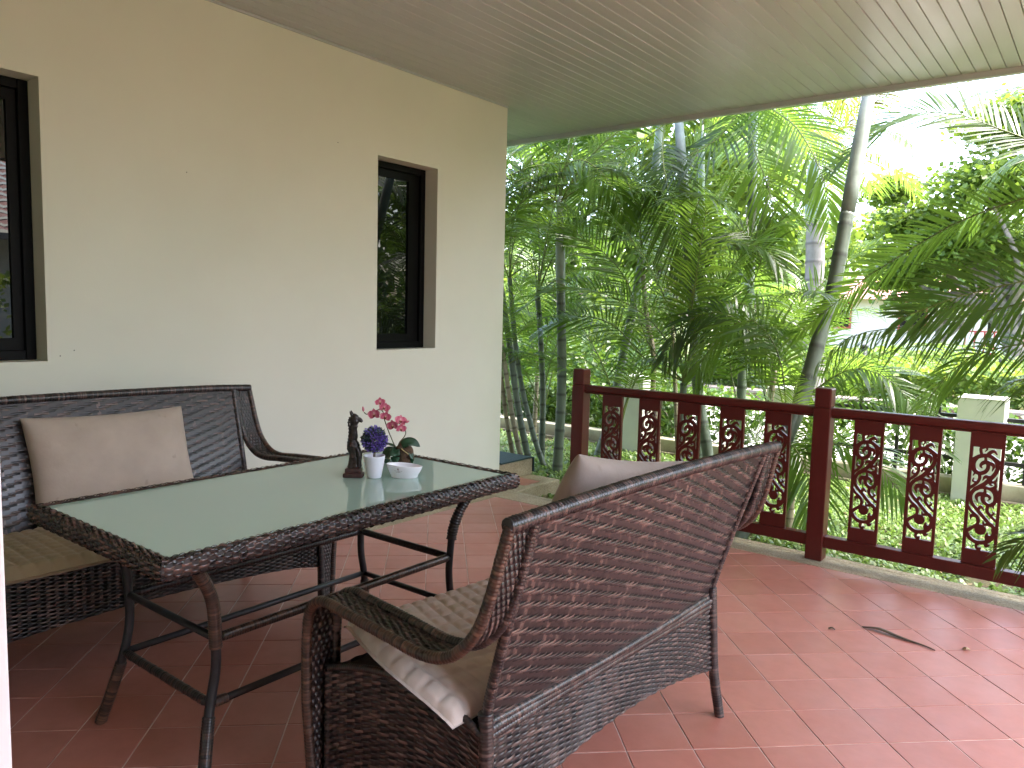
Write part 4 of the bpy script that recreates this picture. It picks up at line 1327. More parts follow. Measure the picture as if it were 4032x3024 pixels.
stem('stem', [op(-0.006, 0.055), op(-0.002, 0.085), op(0.018, 0.110), op(0.026, 0.130), op(0.018, 0.150), op(0.004, 0.165), op(-0.02, 0.172), op(-0.055, 0.150)], 0.0021, M['orchid_stem'])
stem('root', [op(0.012, 0.045, 0.03), op(0.014, 0.066, 0.036), op(0.024, 0.060, 0.042), op(0.044, 0.046, 0.04)], 0.0018, M['rooty'])
def petal_grid(mb, L, w, cup, e, base):
    """one petal growing along +x in its own frame given by matrix base (4x4)"""
    t = np.linspace(0, 1, 7); s = np.linspace(-1, 1, 5)
    ww = w * np.sin(np.pi * np.clip(0.12 + 0.86 * t, 0, 1)) ** e
    P = np.zeros((7, 5, 3))
    P[..., 0] = (L * t)[:, None]; P[..., 1] = ww[:, None] * s[None]; P[..., 2] = cup * (t ** 2)[:, None] * L + 0.25 * (ww[:, None] * s[None] ** 2)
    Bm = np.array(base)
    Q = P @ Bm[:3, :3].T + Bm[:3, 3]
    mb.grid(Q, np.stack([np.broadcast_to(t[:, None], (7, 5)), np.broadcast_to(s[None], (7, 5))], -1))
def blossom(center, face, size, roll):
    f = Vector(face).normalized()
    q = f.to_track_quat('Z', 'Y').to_matrix().to_4x4()
    base = Matrix.Translation(Vector(center)) @ q @ Matrix.Rotation(roll, 4, 'Z')
    mb = MB()
    for ang_, L, w in ((90, 1.0, 0.34), (210, 0.95, 0.32), (330, 0.95, 0.32)):
        petal_grid(mb, size * L, size * w, 0.10, 0.8, base @ Matrix.Rotation(R(ang_), 4, 'Z') @ Matrix.Translation((0, 0, -0.002)))
    for ang_ in (18, 162):
        petal_grid(mb, size * 1.02, size * 0.56, 0.16, 0.6, base @ Matrix.Rotation(R(ang_), 4, 'Z') @ Matrix.Translation((0, 0, 0.0012)))
    o = mb.build('blossom', M['petal'], orch, True)
    mb = MB()
    for ang_, L, w in ((270, 0.42, 0.20), (225, 0.24, 0.14), (315, 0.24, 0.14)):
        petal_grid(mb, size * L, size * w, 0.9, 0.7, base @ Matrix.Rotation(R(ang_), 4, 'Z') @ Matrix.Translation((0, 0, 0.002)))
    mb.build('lip', M['lip'], o, True)
    mb = MB(); lathe(mb, [(0.0001, 0.008), (0.0022, 0.006), (0.0026, 0.0)], 8)
    c = mb.build('column', M['lip_y'], o, True); c.matrix_local = base
fw = TW
blossom(op(-0.083, 0.258, 0.005), fw + RT * 0.35 + np.array([0, 0, -.35]), 0.0225, 0.1)
blossom(op(-0.104, 0.205, 0.016), fw - RT * 0.15 + np.array([0, 0, .05]), 0.0270, 0.15)
blossom(op(-0.064, 0.233, 0.006), fw + RT * 0.2 + np.array([0, 0, .5]), 0.0250, -0.3)
blossom(op(-0.058, 0.197, 0.012), fw + RT * 0.1 + np.array([0, 0, -.1]), 0.0245, -0.25)
blossom(op(-0.026, 0.160, 0.014), fw - RT * 0.25 + np.array([0, 0, -.1]), 0.0265, 0.2)
blossom(op(0.002, 0.178, -0.004), fw + RT * 0.5 + np.array([0, 0, .45]), 0.0270, -0.2)
blossom(op(0.006, 0.148, 0.008), fw + RT * 0.45 + np.array([0, 0, -.2]), 0.0235, -0.1)
def bud(center, d, L, r_):
    mb = MB()
    lathe(mb, [(0.0001, 0), (r_ * 0.8, L * 0.2), (r_, L * 0.45), (r_ * 0.6, L * 0.8), (0.0001, L)], 8)
    me_uv = mb.uv
    for u_ in me_uv: u_[:, 0] = 0.8
    o = mb.build('bud', M['petal'], orch, True)
    o.matrix_local = Matrix.Translation(Vector(center)) @ Vector(d).to_track_quat('Z', 'Y').to_matrix().to_4x4()
bud(op(-0.152, 0.214), RT * -0.15 + np.array([0, 0, 1.0]), 0.024, 0.0055)
bud(op(0.022, 0.172), RT + np.array([0, 0, 0.45]), 0.021, 0.0055)

# ------------------------------------------------------------------ debris on the tiles
def leaf_strip(name, pts, w, mat, label=None, cat='leaf', group=None):
    C = spline(pts, 20); T_, N_, B_ = frames(C)
    side = np.cross(T_, [0, 0, 1.0]); side /= np.linalg.norm(side, axis=1, keepdims=True)
    t = np.linspace(0, 1, 20)
    ww = np.interp(t, np.linspace(0, 1, len(w)), w)
    P = np.stack([C - side * ww[:, None], C + np.array([0, 0, 0.004]), C + side * ww[:, None]], 1)
    mb = MB(); mb.grid(P)
    o = mb.build(name, mat, None, True)
    so = o.modifiers.new('solid', 'SOLIDIFY'); so.thickness = 0.001
    return tag(o, label, cat, group)
leaf_strip('dry_leaf', [(-0.80, 3.668, 0.003), (-0.735, 3.676, 0.012), (-0.665, 3.660, 0.008), (-0.60, 3.645, 0.005), (-0.545, 3.632, 0.004), (-0.495, 3.610, 0.003)],
           (0.004, 0.016, 0.013, 0.009, 0.004, 0.0015), M['dryleaf'], 'long dark dried leaf lying on the tiles below the railing')
gd = 'scraps of dead leaf on the tiled floor'
leaf_strip('leaf_scrap', [(-0.405, 3.705, 0.002), (-0.395, 3.712, 0.010), (-0.38, 3.715, 0.004)], (0.006, 0.013, 0.004), M['paleleaf'], 'curled yellowish leaf scrap beyond the tip of the long dried leaf', 'leaf scrap', gd)
leaf_strip('leaf_scrap', [(-0.915, 3.550, 0.002), (-0.90, 3.553, 0.008), (-0.887, 3.552, 0.002)], (0.003, 0.008, 0.003), M['dryleaf'], 'tiny black leaf scrap to one side of the long dried leaf', 'leaf scrap', gd)
leaf_strip('leaf_scrap', [(-1.62, 2.19, 0.002), (-1.60, 2.20, 0.004), (-1.575, 2.20, 0.002)], (0.002, 0.005, 0.002), M['dryleaf'], 'thin brown leaf scrap on the tiles under the table', 'leaf scrap', gd)
# ------------------------------------------------------------------ garden: boundary wall, pillars, iron fence, hedge
BY = 7.55
bw = thing('boundary_wall', 'low cream boundary wall with a dirt stained foot behind the lawn', 'wall', (0, BY, -0.13))
pl(boxo('wall', (-9.0, BY - 0.0, -0.30), (2.5, BY + 0.16, 0.050), M['boundary'], bw, 0.008), bw)
pl(boxo('footing', (-9.0, BY - 0.035, -0.30), (2.5, BY - 0.0005, -0.085), M['boundary'], bw, 0.01), bw)
PIL = [(-0.824, 0.34, 0.771), (-2.46, 0.32, 0.722), (-4.12, 0.30, 0.72)]
pil_lab = ['square cream gate pillar rising above the railing beside the bright hedge', 'cream wall pillar mostly hidden by the leaning palm trunk', 'cream wall pillar seen through the carved balusters among palm stems']
for (px, w, h), lb in zip(PIL, pil_lab):
    p_ = thing('wall_pillar', lb, 'pillar', (px, 7.4, -0.13), 0, 'pillars of the boundary wall')
    pl(boxo('shaft', (px - w / 2, 7.40, -0.30), (px + w / 2, 7.40 + w, h - 0.012), M['pillar'], p_, 0.006), p_)
    pl(boxo('coping', (px - w / 2 - 0.004, 7.396, h - 0.0118), (px + w / 2 + 0.004, 7.404 + w, h), M['pillar'], p_, 0.004), p_)
bays = [(-0.650, 0.9), (-2.295, -0.998)]
bl = ['black iron fence bay to the right of the cream gate pillar', 'black iron fence bay seen between the railing post and the cream gate pillar']
for (xa, xb), lb in zip(bays, bl):
    f = thing('iron_fence', lb, 'fence', (xa, BY + 0.08, 0.05), 0, 'iron fence bays on the boundary wall')
    for z in (0.585, 0.215):
        pl(boxo('rail', (xa, BY + 0.058, z - 0.016), (xb, BY + 0.102, z + 0.016), M['iron'], f), f)
    nb_ = max(2, int((xb - xa) / 0.29))
    barm = None
    for i in range(nb_):
        x = xa + (xb - xa) * (i + 0.5) / nb_
        if barm is None:
            m_ = MB(); box(m_, (-0.014, -0.014, 0), (0.014, 0.014, 0.64)); barm = m_.mesh('bar', M['iron'])
        obj('bar', barm, f, (x - xa, 0, 0))

def leaf_cloud(n, blobs, size, seed, shell=0.55, aspect=0.42, flat=0.4):
    g = np.random.default_rng(seed)
    wts = np.array([b_[2] for b_ in blobs], float); wts /= wts.sum()
    bi = g.choice(len(blobs), n, p=wts)
    C = np.array([b_[0] for b_ in blobs])[bi]; Rr = np.array([b_[1] for b_ in blobs])[bi]
    d = g.normal(size=(n, 3)); d /= np.linalg.norm(d, axis=1, keepdims=True)
    rr = (shell + (1 - shell) * g.random((n, 1))) * (1 + 0.22 * np.sin(d[:, :1] * 7 + d[:, 1:2] * 9 + seed) * np.sin(d[:, 2:3] * 8 + 1.3 * seed))
    P = C + d * Rr * rr
    nrm = g.normal(size=(n, 3)); nrm[:, 2] = np.abs(nrm[:, 2]) + flat; nrm /= np.linalg.norm(nrm, axis=1, keepdims=True)
    a = np.cross(nrm, g.normal(size=(n, 3))); a /= np.linalg.norm(a, axis=1, keepdims=True)
    b_ = np.cross(nrm, a)
    s = size * g.uniform(0.6, 1.3, (n, 1))
    return np.stack([P, P + a * s * 0.5 + b_ * s * aspect, P + a * s, P + a * s * 0.5 - b_ * s * aspect], 1)
def cloud_obj(name, V, mat, parent=None):
    return stuff(obj(name, quads_mesh(name, V, 4, [(0, 1, 2, 3)], mat), parent))
def box_cloud(n, lo, hi, size, seed, aspect=0.42, top=0.5):
    g = np.random.default_rng(seed)
    lo, hi = np.array(lo, float), np.array(hi, float)
    P = lo + (hi - lo) * g.random((n, 3))
    # most leaves near the clipped top and the front face
    k = g.random(n)
    P[k < top, 2] = hi[2] - np.abs(g.normal(0, 0.06, (k < top).sum())) + 0.05 * np.sin(P[k < top, 0] * 3.1) + 0.04 * np.sin(P[k < top, 1] * 4.7 + P[k < top, 0])
    m_ = (k > top) & (k < top + 0.3)
    P[m_, 1] = lo[1] + np.abs(g.normal(0, 0.05, m_.sum()))
    nrm = g.normal(size=(n, 3)); nrm[:, 2] = np.abs(nrm[:, 2]) + 0.5; nrm /= np.linalg.norm(nrm, axis=1, keepdims=True)
    a = np.cross(nrm, g.normal(size=(n, 3))); a /= np.linalg.norm(a, axis=1, keepdims=True)
    b_ = np.cross(nrm, a); s = size * g.uniform(0.6, 1.3, (n, 1))
    return np.stack([P, P + a * s * 0.5 + b_ * s * aspect, P + a * s, P + a * s * 0.5 - b_ * s * aspect], 1)

hd = thing('hedge', 'thin leafy hedge growing behind the black iron fence', 'hedge', (-2, 7.9, -0.13))
o = cloud_obj('leaves', box_cloud(15000, (-6.5, 7.76, -0.1), (1.6, 8.9, 0.50), 0.065, 21, 0.4, 0.45), M['hedge'], hd)
o.location = (2, -7.9, 0.13)
mb = MB()
for i in range(40):
    x = rng.uniform(-6.5, 1.5); y = rng.uniform(7.9, 8.1)
    tube(mb, np.array([(x, y, -0.15), (x + rng.uniform(-.1, .1), y, 0.15), (x + rng.uniform(-.2, .2), y, 0.45)]), 0.006, 5)
o = mb.build('stems', M['bark'], hd); o.location = (2, -7.9, 0.13); stuff(o)

# beyond the road: stone planter edge, clipped ground cover, lamps, house
pk = thing('planter_wall', 'low pinkish stone planter wall with a pale coping across the road', 'wall', (-3, 15, -0.36))
pl(boxo('wall', (-14, 15.0, -0.37), (8, 15.35, -0.115), M['pinkstone'], pk), pk)
pl(boxo('coping', (-14, 14.95, -0.1149), (8, 15.38, -0.055), M['paleslab'], pk, 0.01), pk)
h1 = cloud_obj('clipped_hedge', box_cloud(15000, (-7.5, 15.5, -0.05), (2.5, 19.5, 0.50), 0.13, 22), M['cover'])
tag(h1, 'broad bright green clipped hedge behind the pink planter wall', 'hedge')
h2 = cloud_obj('ground_cover', box_cloud(9000, (-9.5, 21.0, -0.05), (3, 27.0, 0.42), 0.17, 23), M['cover'])
tag(h2, 'yellow green ground cover bed further back under the spreading tree', 'ground cover')
lamp = thing('lamp_post', 'tall thin black lamp post standing in the far green bed', 'lamp post', (-2.62, 24.0, -0.06))
mb = MB(); tube(mb, [(0, 0, 0), (0, 0, 1.6), (0, 0, 4.6)], 0.055, 8); mb.build('pole', M['iron'], lamp, True)
mb = MB(); lathe(mb, [(0.0001, 4.6), (0.16, 4.62), (0.2, 4.9), (0.1, 5.05), (0.0001, 5.06)], 12); mb.build('lantern', M['ceramic'], lamp, True)
bol = thing('bollard', 'short dark grey bollard light at the front edge of the clipped hedge', 'bollard', (-3.78, 15.9, -0.06))
mb = MB(); tube(mb, [(0, 0, 0), (0, 0, 0.5), (0, 0, 0.92)], 0.055, 10); mb.build('post', M['iron'], bol, True)
mb = MB(); lathe(mb, [(0.0001, 0.92), (0.075, 0.92), (0.08, 0.96), (0.0001, 0.985)], 12); mb.build('cap', M['iron'], bol, True)
rr_ = thing('red_fence', 'dark red open fence far off behind the tree trunk', 'fence', (-4, 31, 0))
mbp_ = None
for z in (1.05, 0.30):
    pl(boxo('rail', (-4.2, 30.97, z), (1.5, 31.03, z + 0.05), M['redpaint'], rr_), rr_)
for i in range(19):
    if mbp_ is None:
        m_ = MB(); box(m_, (-0.025, -0.02, 0), (0.025, 0.02, 1.05)); mbp_ = m_.mesh('picket', M['redpaint'])
    obj('picket', mbp_, rr_, (-0.1 + 0.29 * i, 0, 0))
fh = thing('far_house', 'pale far house with a red gable half hidden by fronds', 'house', (-6, 44, 0))
pl(boxo('wall', (-14, 42, -0.1), (5, 50, 2.5), M['farwall'], fh), fh)
mb = MB(); mb.add([(-15, 41.2, 2.42), (6, 41.2, 2.42), (6, 46, 3.9), (-15, 46, 3.9), (-15, 51, 2.42), (6, 51, 2.42)], [(0, 1, 2, 3), (3, 2, 5, 4)])
pl(mb.build('roof', M['rooftile'], fh), fh)
for x in (-12.0, -8.5, -3.0, 0.5):
    f = pl(boxo('window', (x, 41.93, 0.9), (x + 1.3, 41.999, 2.3), M['redpaint'], fh), fh)
    boxo('pane', (x + 0.1 + 6, 41.90 - 44, 1.0), (x + 1.2 + 6, 41.929 - 44, 2.2), M['pane'], f).location = -f.location
# neighbour's house and side hedge: seen in the window panes
nh = thing('neighbour_house', 'neighbouring house with a red tiled roof mirrored in the window panes', 'house', (14, 3, -0.13))
pl(boxo('wall', (12.2, 2.8, -0.13), (19, 10.2, 2.75), M['farwall'], nh), nh)
mb = MB()
for i in range(15):
    x0_, x1_ = 11.2 + 0.30 * i, 11.2 + 0.30 * (i + 1) + 0.04
    z0_, z1_ = 2.80 + 0.165 * i + 0.05, 2.80 + 0.165 * (i + 1)
    yy = np.linspace(2.2, 10.8, 441)
    wv = 0.035 * np.abs(np.sin(yy * math.pi / 0.30))
    mb.grid(np.stack([np.stack([np.full(441, x0_), yy, z0_ + wv], 1), np.stack([np.full(441, x1_), yy, z1_ + wv], 1)], 1))
ro = stuff(pl(mb.build('roof', M['rooftile'], nh), nh))
pl(boxo('gutter', (11.05, 2.2, 2.66), (11.19, 10.8, 2.80), M['paleslab'], nh), nh)
sh = cloud_obj('side_hedge', box_cloud(5000, (6.0, 0, 0.0), (7.2, 11, 1.75), 0.14, 24, 0.4, 0.3), M['cover'])
tag(sh, 'tall side hedge mirrored below the red roof in the window pane', 'hedge')

# ------------------------------------------------------------------ lawn
def grass_patch(n, x0, x1, y0, y1, size, seed, keep=None):
    g = np.random.default_rng(seed)
    P = np.stack([g.uniform(x0, x1, n), g.uniform(y0, y1, n), np.zeros(n)], 1)
    nz = np.array([mnoise.noise((p[0] * 1.15, p[1] * 1.15, 3.3)) for p in P]) + 0.35 * np.array([mnoise.noise((p[0] * 5, p[1] * 5, 1.3)) for p in P])
    ok = nz > -0.28
    if keep is not None: ok &= keep(P)
    P = P[ok]; n = len(P)
    P[:, 2] = np.interp(P[:, 1], [-200, 7.9, 9.2], [-0.13, -0.13, -0.36]) + g.uniform(0, 0.018, n)
    az = g.uniform(0, 2 * np.pi, n); el = g.uniform(0.1, 0.95, n)
    a = np.stack([np.cos(az) * np.cos(el), np.sin(az) * np.cos(el), np.sin(el)], 1)
    b_ = np.stack([-np.sin(az), np.cos(az), np.zeros(n)], 1)
    s = size * g.uniform(0.6, 1.35, (n, 1)); w = s * 0.17
    dn = np.array([0, 0, -1.0]) * s * 0.25
    return np.stack([P - b_ * w * 0.5, P + b_ * w * 0.5, P + a * s * 0.6 + b_ * w, P + a * s * 0.6 - b_ * w, P + a * s + dn * 0.6], 1)
def grass_obj(V):
    n = len(V)
    me = bpy.data.meshes.new('lawn_grass')
    F4 = (np.array([0, 1, 2, 3])[None] + 5 * np.arange(n)[:, None])
    F3 = (np.array([3, 2, 4])[None] + 5 * np.arange(n)[:, None])
    loops = np.concatenate([F4.ravel(), F3.ravel()]).astype(np.int32)
    me.vertices.add(n * 5); me.vertices.foreach_set('co', V.astype(np.float32).ravel())
    me.loops.add(len(loops)); me.loops.foreach_set('vertex_index', loops)
    me.polygons.add(2 * n)
    me.polygons.foreach_set('loop_start', np.concatenate([np.arange(n) * 4, 4 * n + np.arange(n) * 3]).astype(np.int32))
    me.polygons.foreach_set('loop_total', np.concatenate([np.full(n, 4), np.full(n, 3)]).astype(np.int32))
    me.update(calc_edges=True); me.validate(); me.materials.append(M['grass'])
    return obj('lawn_grass', me)
V1 = grass_patch(42000, -5.2, 0.6, 4.67, 7.50, 0.055, 31)
V2_ = grass_patch(9000, -9.5, -5.2, 4.8, 7.5, 0.07, 32)
stuff(grass_obj(np.concatenate([V1, V2_])))
# fallen leaves on the bare soil under the palms
g_ = np.random.default_rng(8)
n_ = 900
P = np.stack([g_.uniform(-5.5, -0.4, n_), g_.uniform(4.75, 7.5, n_), np.full(n_, -0.122)], 1)
az = g_.uniform(0, 6.28, n_); a = np.stack([np.cos(az), np.sin(az), g_.uniform(-.1, .25, n_)], 1); b_ = np.stack([-np.sin(az), np.cos(az), g_.uniform(-.2, .2, n_)], 1)
s = 0.045 * g_.uniform(0.5, 1.6, (n_, 1))
Vl = np.stack([P, P + a * s * .5 + b_ * s * .2, P + a * s, P + a * s * .5 - b_ * s * .2], 1); Vl[..., 2] += 0.01
cloud_obj('leaf_litter', Vl, M['paleleaf'])

# ------------------------------------------------------------------ palms
def frond_arrays(P, leaf, spacing, nrm, vee=0.35, droop=0.25, petiole=0.18, seed=0, width=0.0185, fwd=(62, 28), tipcut=1.0):
    """pinnate leaf: P polyline of the rachis (n,3); nrm the upper side; returns leaflet verts (m,8,3)"""
    g = np.random.default_rng(seed)
    C, s = resample(np.asarray(P, float), 0.01)
    L = s[-1]
    T_ = np.gradient(C, axis=0); T_ /= np.linalg.norm(T_, axis=1, keepdims=True)
    nrm = np.broadcast_to(np.asarray(nrm, float), C.shape)
    N_ = nrm - T_ * (T_ * nrm).sum(1, keepdims=True); N_ /= np.linalg.norm(N_, axis=1, keepdims=True) + 1e-9
    S_ = np.cross(T_, N_)
    out = []
    for side in (-1, 1):
        d = petiole * L + (0.0 if side < 0 else spacing * 0.5)
        while d < L * 0.995:
            x = (d - petiole * L) / (L * (1 - petiole))
            i = min(int(d / L * (len(C) - 1)), len(C) - 1)
            ang_ = R(fwd[0] + (fwd[1] - fwd[0]) * x + g.normal(0, 2))
            ln = leaf * (0.45 + 0.55 * math.sin(math.pi * min(1, 0.18 + 0.62 * x)) ** 0.8) * (1 - 0.55 * max(0, x - 0.6) / 0.4) * g.uniform(0.9, 1.08)
            if g.random() < 0.03: ln *= 0.5
            ve = vee + g.normal(0, 0.05)
            dirv = math.cos(ang_) * T_[i] + math.sin(ang_) * (side * S_[i] * math.cos(ve) + N_[i] * math.sin(ve))
            wv = np.cross(dirv, N_[i] + 0.18 * g.normal(size=3)); wv /= np.linalg.norm(wv) + 1e-9
            dr = droop * g.uniform(0.6, 1.4)
            t = np.array([0, 0.30, 0.68, 1.0])
            c = C[i] + dirv * (ln * t)[:, None] + np.array([0, 0, -1.0]) * (dr * ln * t ** 2.2)[:, None]
            hw = width * 0.5 * np.array([0.35, 1.0, 0.75, 0.06])
            out.append(np.stack([c - wv * hw[:, None], c + wv * hw[:, None]], 1).reshape(8, 3))
            d += spacing * g.uniform(0.8, 1.2)
    return np.array(out), C
LF = [(0, 1, 3, 2), (2, 3, 5, 4), (4, 5, 7, 6)]
def frond_mesh(P, leaf, spacing, nrm, mat, stalk_r=0.009, **kw):
    V, C = frond_arrays(P, leaf, spacing, nrm, **kw)
    me = quads_mesh('frond', V, 8, LF, mat)
    # add the stalk
    mb = MB()
    Cc = C[::max(1, len(C) // 14)]
    tube(mb, Cc, np.linspace(stalk_r, stalk_r * 0.25, len(Cc)), 6)
    bm = bmesh.new(); bm.from_mesh(me)
    vs = [bm.verts.new(v_) for v_ in np.concatenate(mb.v)]
    for f_ in mb.f:
        try:
            fc = bm.faces.new([vs[i] for i in f_]); fc.material_index = 1; fc.smooth = True
        except ValueError:
            pass
    bm.to_mesh(me); bm.free()
    me.materials.append(M['stalk'])
    return me
def arch(L, e0, e1, n=16, side=0.0):
    e = np.radians(np.linspace(e0, e1, n)) 
    ds = L / (n - 1)
    x = np.concatenate([[0], np.cumsum(np.cos(e[:-1]) * ds)]); z = np.concatenate([[0], np.cumsum(np.sin(e[:-1]) * ds)])
    y = side * (np.linspace(0, 1, n) ** 2)
    P = np.stack([x, y, z], 1)
    nr = np.stack([-np.sin(e), np.zeros(n), np.cos(e)], 1)
    return P, nr
FR = {}
def variant(cls, k, mat):
    key = (cls, k, mat)
    if key not in FR:
        e0, e1, L = {'up': (84, 25, 1.7), 'mid': (66, -28, 1.75), 'low': (38, -62, 1.65)}[cls]
        e1 += (-12, 0, 14)[k]
        P, nr = arch(L, e0, e1, 16, (-0.15, 0.1, 0.22)[k])
        P2, _ = resample(P, 0.01)
        nr2 = np.stack([np.interp(np.linspace(0, 1, len(P2)), np.linspace(0, 1, 16), nr[:, j]) for j in range(3)], 1)
        FR[key] = frond_mesh(P2, 0.46, 0.037, nr2, M[mat], vee=(0.45, 0.3, 0.15)[k], droop=(0.12, 0.22, 0.40)[k], petiole=0.26, seed=10 * k + len(cls), width=0.0185)
    return FR[key]
_co = {}
def frond_fits(me, rot, pos):
    """False where a frond would run into the roof, the house wall or the railing side of the veranda"""
    if me.name not in _co:
        a = np.empty(len(me.vertices) * 3, np.float32); me.vertices.foreach_get('co', a); _co[me.name] = a.reshape(-1, 3)[::3]
    W_ = _co[me.name] @ rot.T + pos
    roof = (W_[:, 1] < 5.76) & (W_[:, 2] > 2.88)
    inside = (W_[:, 1] < 4.74) & (W_[:, 2] < 3.1) & (W_[:, 0] < 3.3)
    return not (roof.any() or inside.any())
def palm(name, label, path, r0, r1, trunk, crown, cat='palm tree', group=None, shaft=0.0, ring=0.13, mat='palm', seed=0, fscale=1.0):
    """crown: list of (azimuth deg, class, scale, roll)"""
    base = Vector(path[0])
    t = thing(name, label, cat, base, 0, group)
    Pp = np.array(path) - np.array(base)
    C = spline(Pp, 40) if len(Pp) > 2 else np.linspace(Pp[0], Pp[-1], 20)
    C, s = resample(C, 0.02)
    ph = (s / ring) % 1.0
    rad = np.interp(s, [0, s[-1]], [r0, r1]) * (1 + 0.07 * np.exp(-((np.minimum(ph, 1 - ph)) / 0.09) ** 2))
    rad = rad * (1 + 0.35 * np.exp(-s / 0.06))
    mb = MB()
    a_ = np.arange(12) / 12
    uv = np.stack([np.broadcast_to(a_[None], (len(C), 12)), np.broadcast_to((s / ring)[:, None], (len(C), 12))], -1)
    tube(mb, C, rad, 12, uv)
    mb.build('trunk', M[trunk], t, True)
    top = C[-1]
    if shaft:
        d = C[-1] - C[-4]; d /= np.linalg.norm(d)
        Q = np.stack([top + d * x for x in np.linspace(0, shaft, 8)])
        mb = MB(); tube(mb, Q, r1 * np.array([1.02, 1.10, 1.12, 1.08, 1.02, 0.95, 0.82, 0.55]), 12)
        mb.build('crownshaft', M['shaft'], t, True)
        top = Q[-1] - d * 0.06
    g = np.random.default_rng(seed)
    for az_, cls, sc, roll in crown:
        me = variant(cls, int(g.integers(0, 3)), mat)
        pos = Vector(top + g.normal(0, 0.008, 3))
        for turn in (0, 25, -25, 50, -50, 80, -80, None):
            if turn is None: break
            rot = Matrix.Rotation(R(az_ + turn), 3, 'Z') @ Matrix.Rotation(R(roll), 3, 'X')
            if frond_fits(me, np.array(rot) * sc * fscale, np.array(base + pos)): break
        if turn is None: continue
        o = obj('frond', me, t, pos)
        o.rotation_euler = (R(roll), 0, R(az_ + turn))
        o.scale = (sc * fscale,) * 3
    return t
def crown(n, seed, mix=('up', 'mid', 'mid', 'low'), sc=(0.8, 1.15), a0=0.0):
    g = np.random.default_rng(seed)
    return [(a0 + 137.5 * i + g.uniform(-18, 18), mix[i % len(mix)], g.uniform(*sc), g.uniform(-14, 14)) for i in range(n)]
G_A = 'slender palms in the garden beyond the railing'
palm('areca_palm', 'curving ringed palm stem leaning towards the house corner', [(-4.31, 5.9, -0.24), (-4.46, 5.83, 0.47), (-4.59, 5.77, 1.31), (-4.75, 5.7, 2.23)], 0.033, 0.028, 'trunk_green', crown(8, 1), group=G_A, shaft=0.35)
palm('areca_palm', 'palest leaning palm stem of the cluster behind the door mat', [(-4.32, 5.8, -0.22), (-4.45, 5.73, 0.39), (-4.54, 5.67, 1.01), (-4.65, 5.6, 1.7)], 0.026, 0.022, 'trunk_pale', crown(6, 2, sc=(0.6, 0.9)), group=G_A)
palm('areca_palm', 'thin palm stem nearest the wall edge', [(-4.49, 5.9, -0.27), (-4.55, 5.8, 0.24), (-4.59, 5.7, 0.83)], 0.024, 0.020, 'trunk_pale', crown(6, 3, sc=(0.6, 0.85)), group=G_A)
palm('areca_palm', 'leaning palm stem at the outer side of the cluster by the step', [(-4.27, 6.1, -0.24), (-4.46, 6.07, 0.22), (-4.63, 6.03, 0.86), (-4.74, 6.0, 1.72)], 0.028, 0.024, 'trunk_green', crown(7, 4, sc=(0.7, 1.0)), group=G_A)
palm('areca_palm', 'straight thin dark ringed palm between the step and the thicker straight palm', [(-4.43, 6.2, -0.28), (-4.44, 6.2, 0.58), (-4.5, 6.2, 1.27), (-4.54, 6.2, 1.55)], 0.031, 0.027, 'trunk_green', crown(7, 5, sc=(1.0, 1.3)), group=G_A, ring=0.15)
t2 = palm('areca_palm', 'straight green palm with black rings just left of the first railing post', [(-4.07, 5.95, -0.23), (-4.06, 5.97, 0.72), (-4.11, 5.98, 1.62)], 0.047, 0.041, 'trunk_green', crown(8, 6, sc=(1.1, 1.4)), group=G_A, shaft=0.85, ring=0.17)
palm('areca_palm', 'dark leaning palm behind the first railing post', [(-4.25, 6.95, -0.2), (-4.12, 7.0, 0.31), (-4.06, 7.05, 0.78), (-3.92, 7.1, 1.69), (-3.85, 7.15, 2.34), (-3.81, 7.2, 3.04)], 0.050, 0.040, 'trunk_green', crown(7, 7, sc=(1.0, 1.3)), group=G_A, shaft=0.7)
palm('areca_palm', 'pale slim palm stem behind the first carved balusters', [(-3.34, 6.6, -0.13), (-3.36, 6.6, 0.2), (-3.43, 6.6, 0.66), (-3.44, 6.6, 1.0), (-3.53, 6.6, 1.38), (-3.59, 6.6, 1.77)], 0.027, 0.022, 'trunk_pale', crown(6, 8, sc=(0.9, 1.2)), group=G_A, ring=0.10)
palm('areca_palm', 'very thin pale palm stem behind the middle carved balusters', [(-3.08, 6.5, -0.13), (-3.11, 6.5, 0.25), (-3.15, 6.5, 0.69), (-3.2, 6.5, 1.2), (-3.23, 6.5, 1.4)], 0.022, 0.018, 'trunk_pale', crown(6, 9, sc=(0.9, 1.2)), group=G_A, ring=0.10)
m4 = palm('areca_palm', 'tall green palm with a white crownshaft curving left under the eave', [(-2.56, 6.0, -0.13), (-2.58, 6.0, 0.2), (-2.72, 6.04, 0.76), (-2.8, 6.08, 1.27), (-2.95, 6.12, 2.29)], 0.047, 0.040, 'trunk_green', crown(10, 10, sc=(1.0, 1.3)), group=G_A, shaft=1.0, ring=0.16)
palm('areca_palm', 'thin tall palm with a pale shaft behind the middle of the railing', [(-3.19, 7.2, -0.13), (-3.21, 7.2, 0.39), (-3.29, 7.2, 2.21)], 0.034, 0.030, 'trunk_green', crown(8, 11, sc=(1.1, 1.4)), group=G_A, shaft=1.1)
m6 = palm('areca_palm', 'straight grey green palm rising beside the yellowing palm crown', [(-2.56, 6.6, -0.13), (-2.56, 6.6, 0.92), (-2.54, 6.6, 1.91), (-2.57, 6.6, 2.67)], 0.043, 0.038, 'trunk_green', crown(10, 12, sc=(1.0, 1.3)), group=G_A, shaft=0.8, ring=0.18)
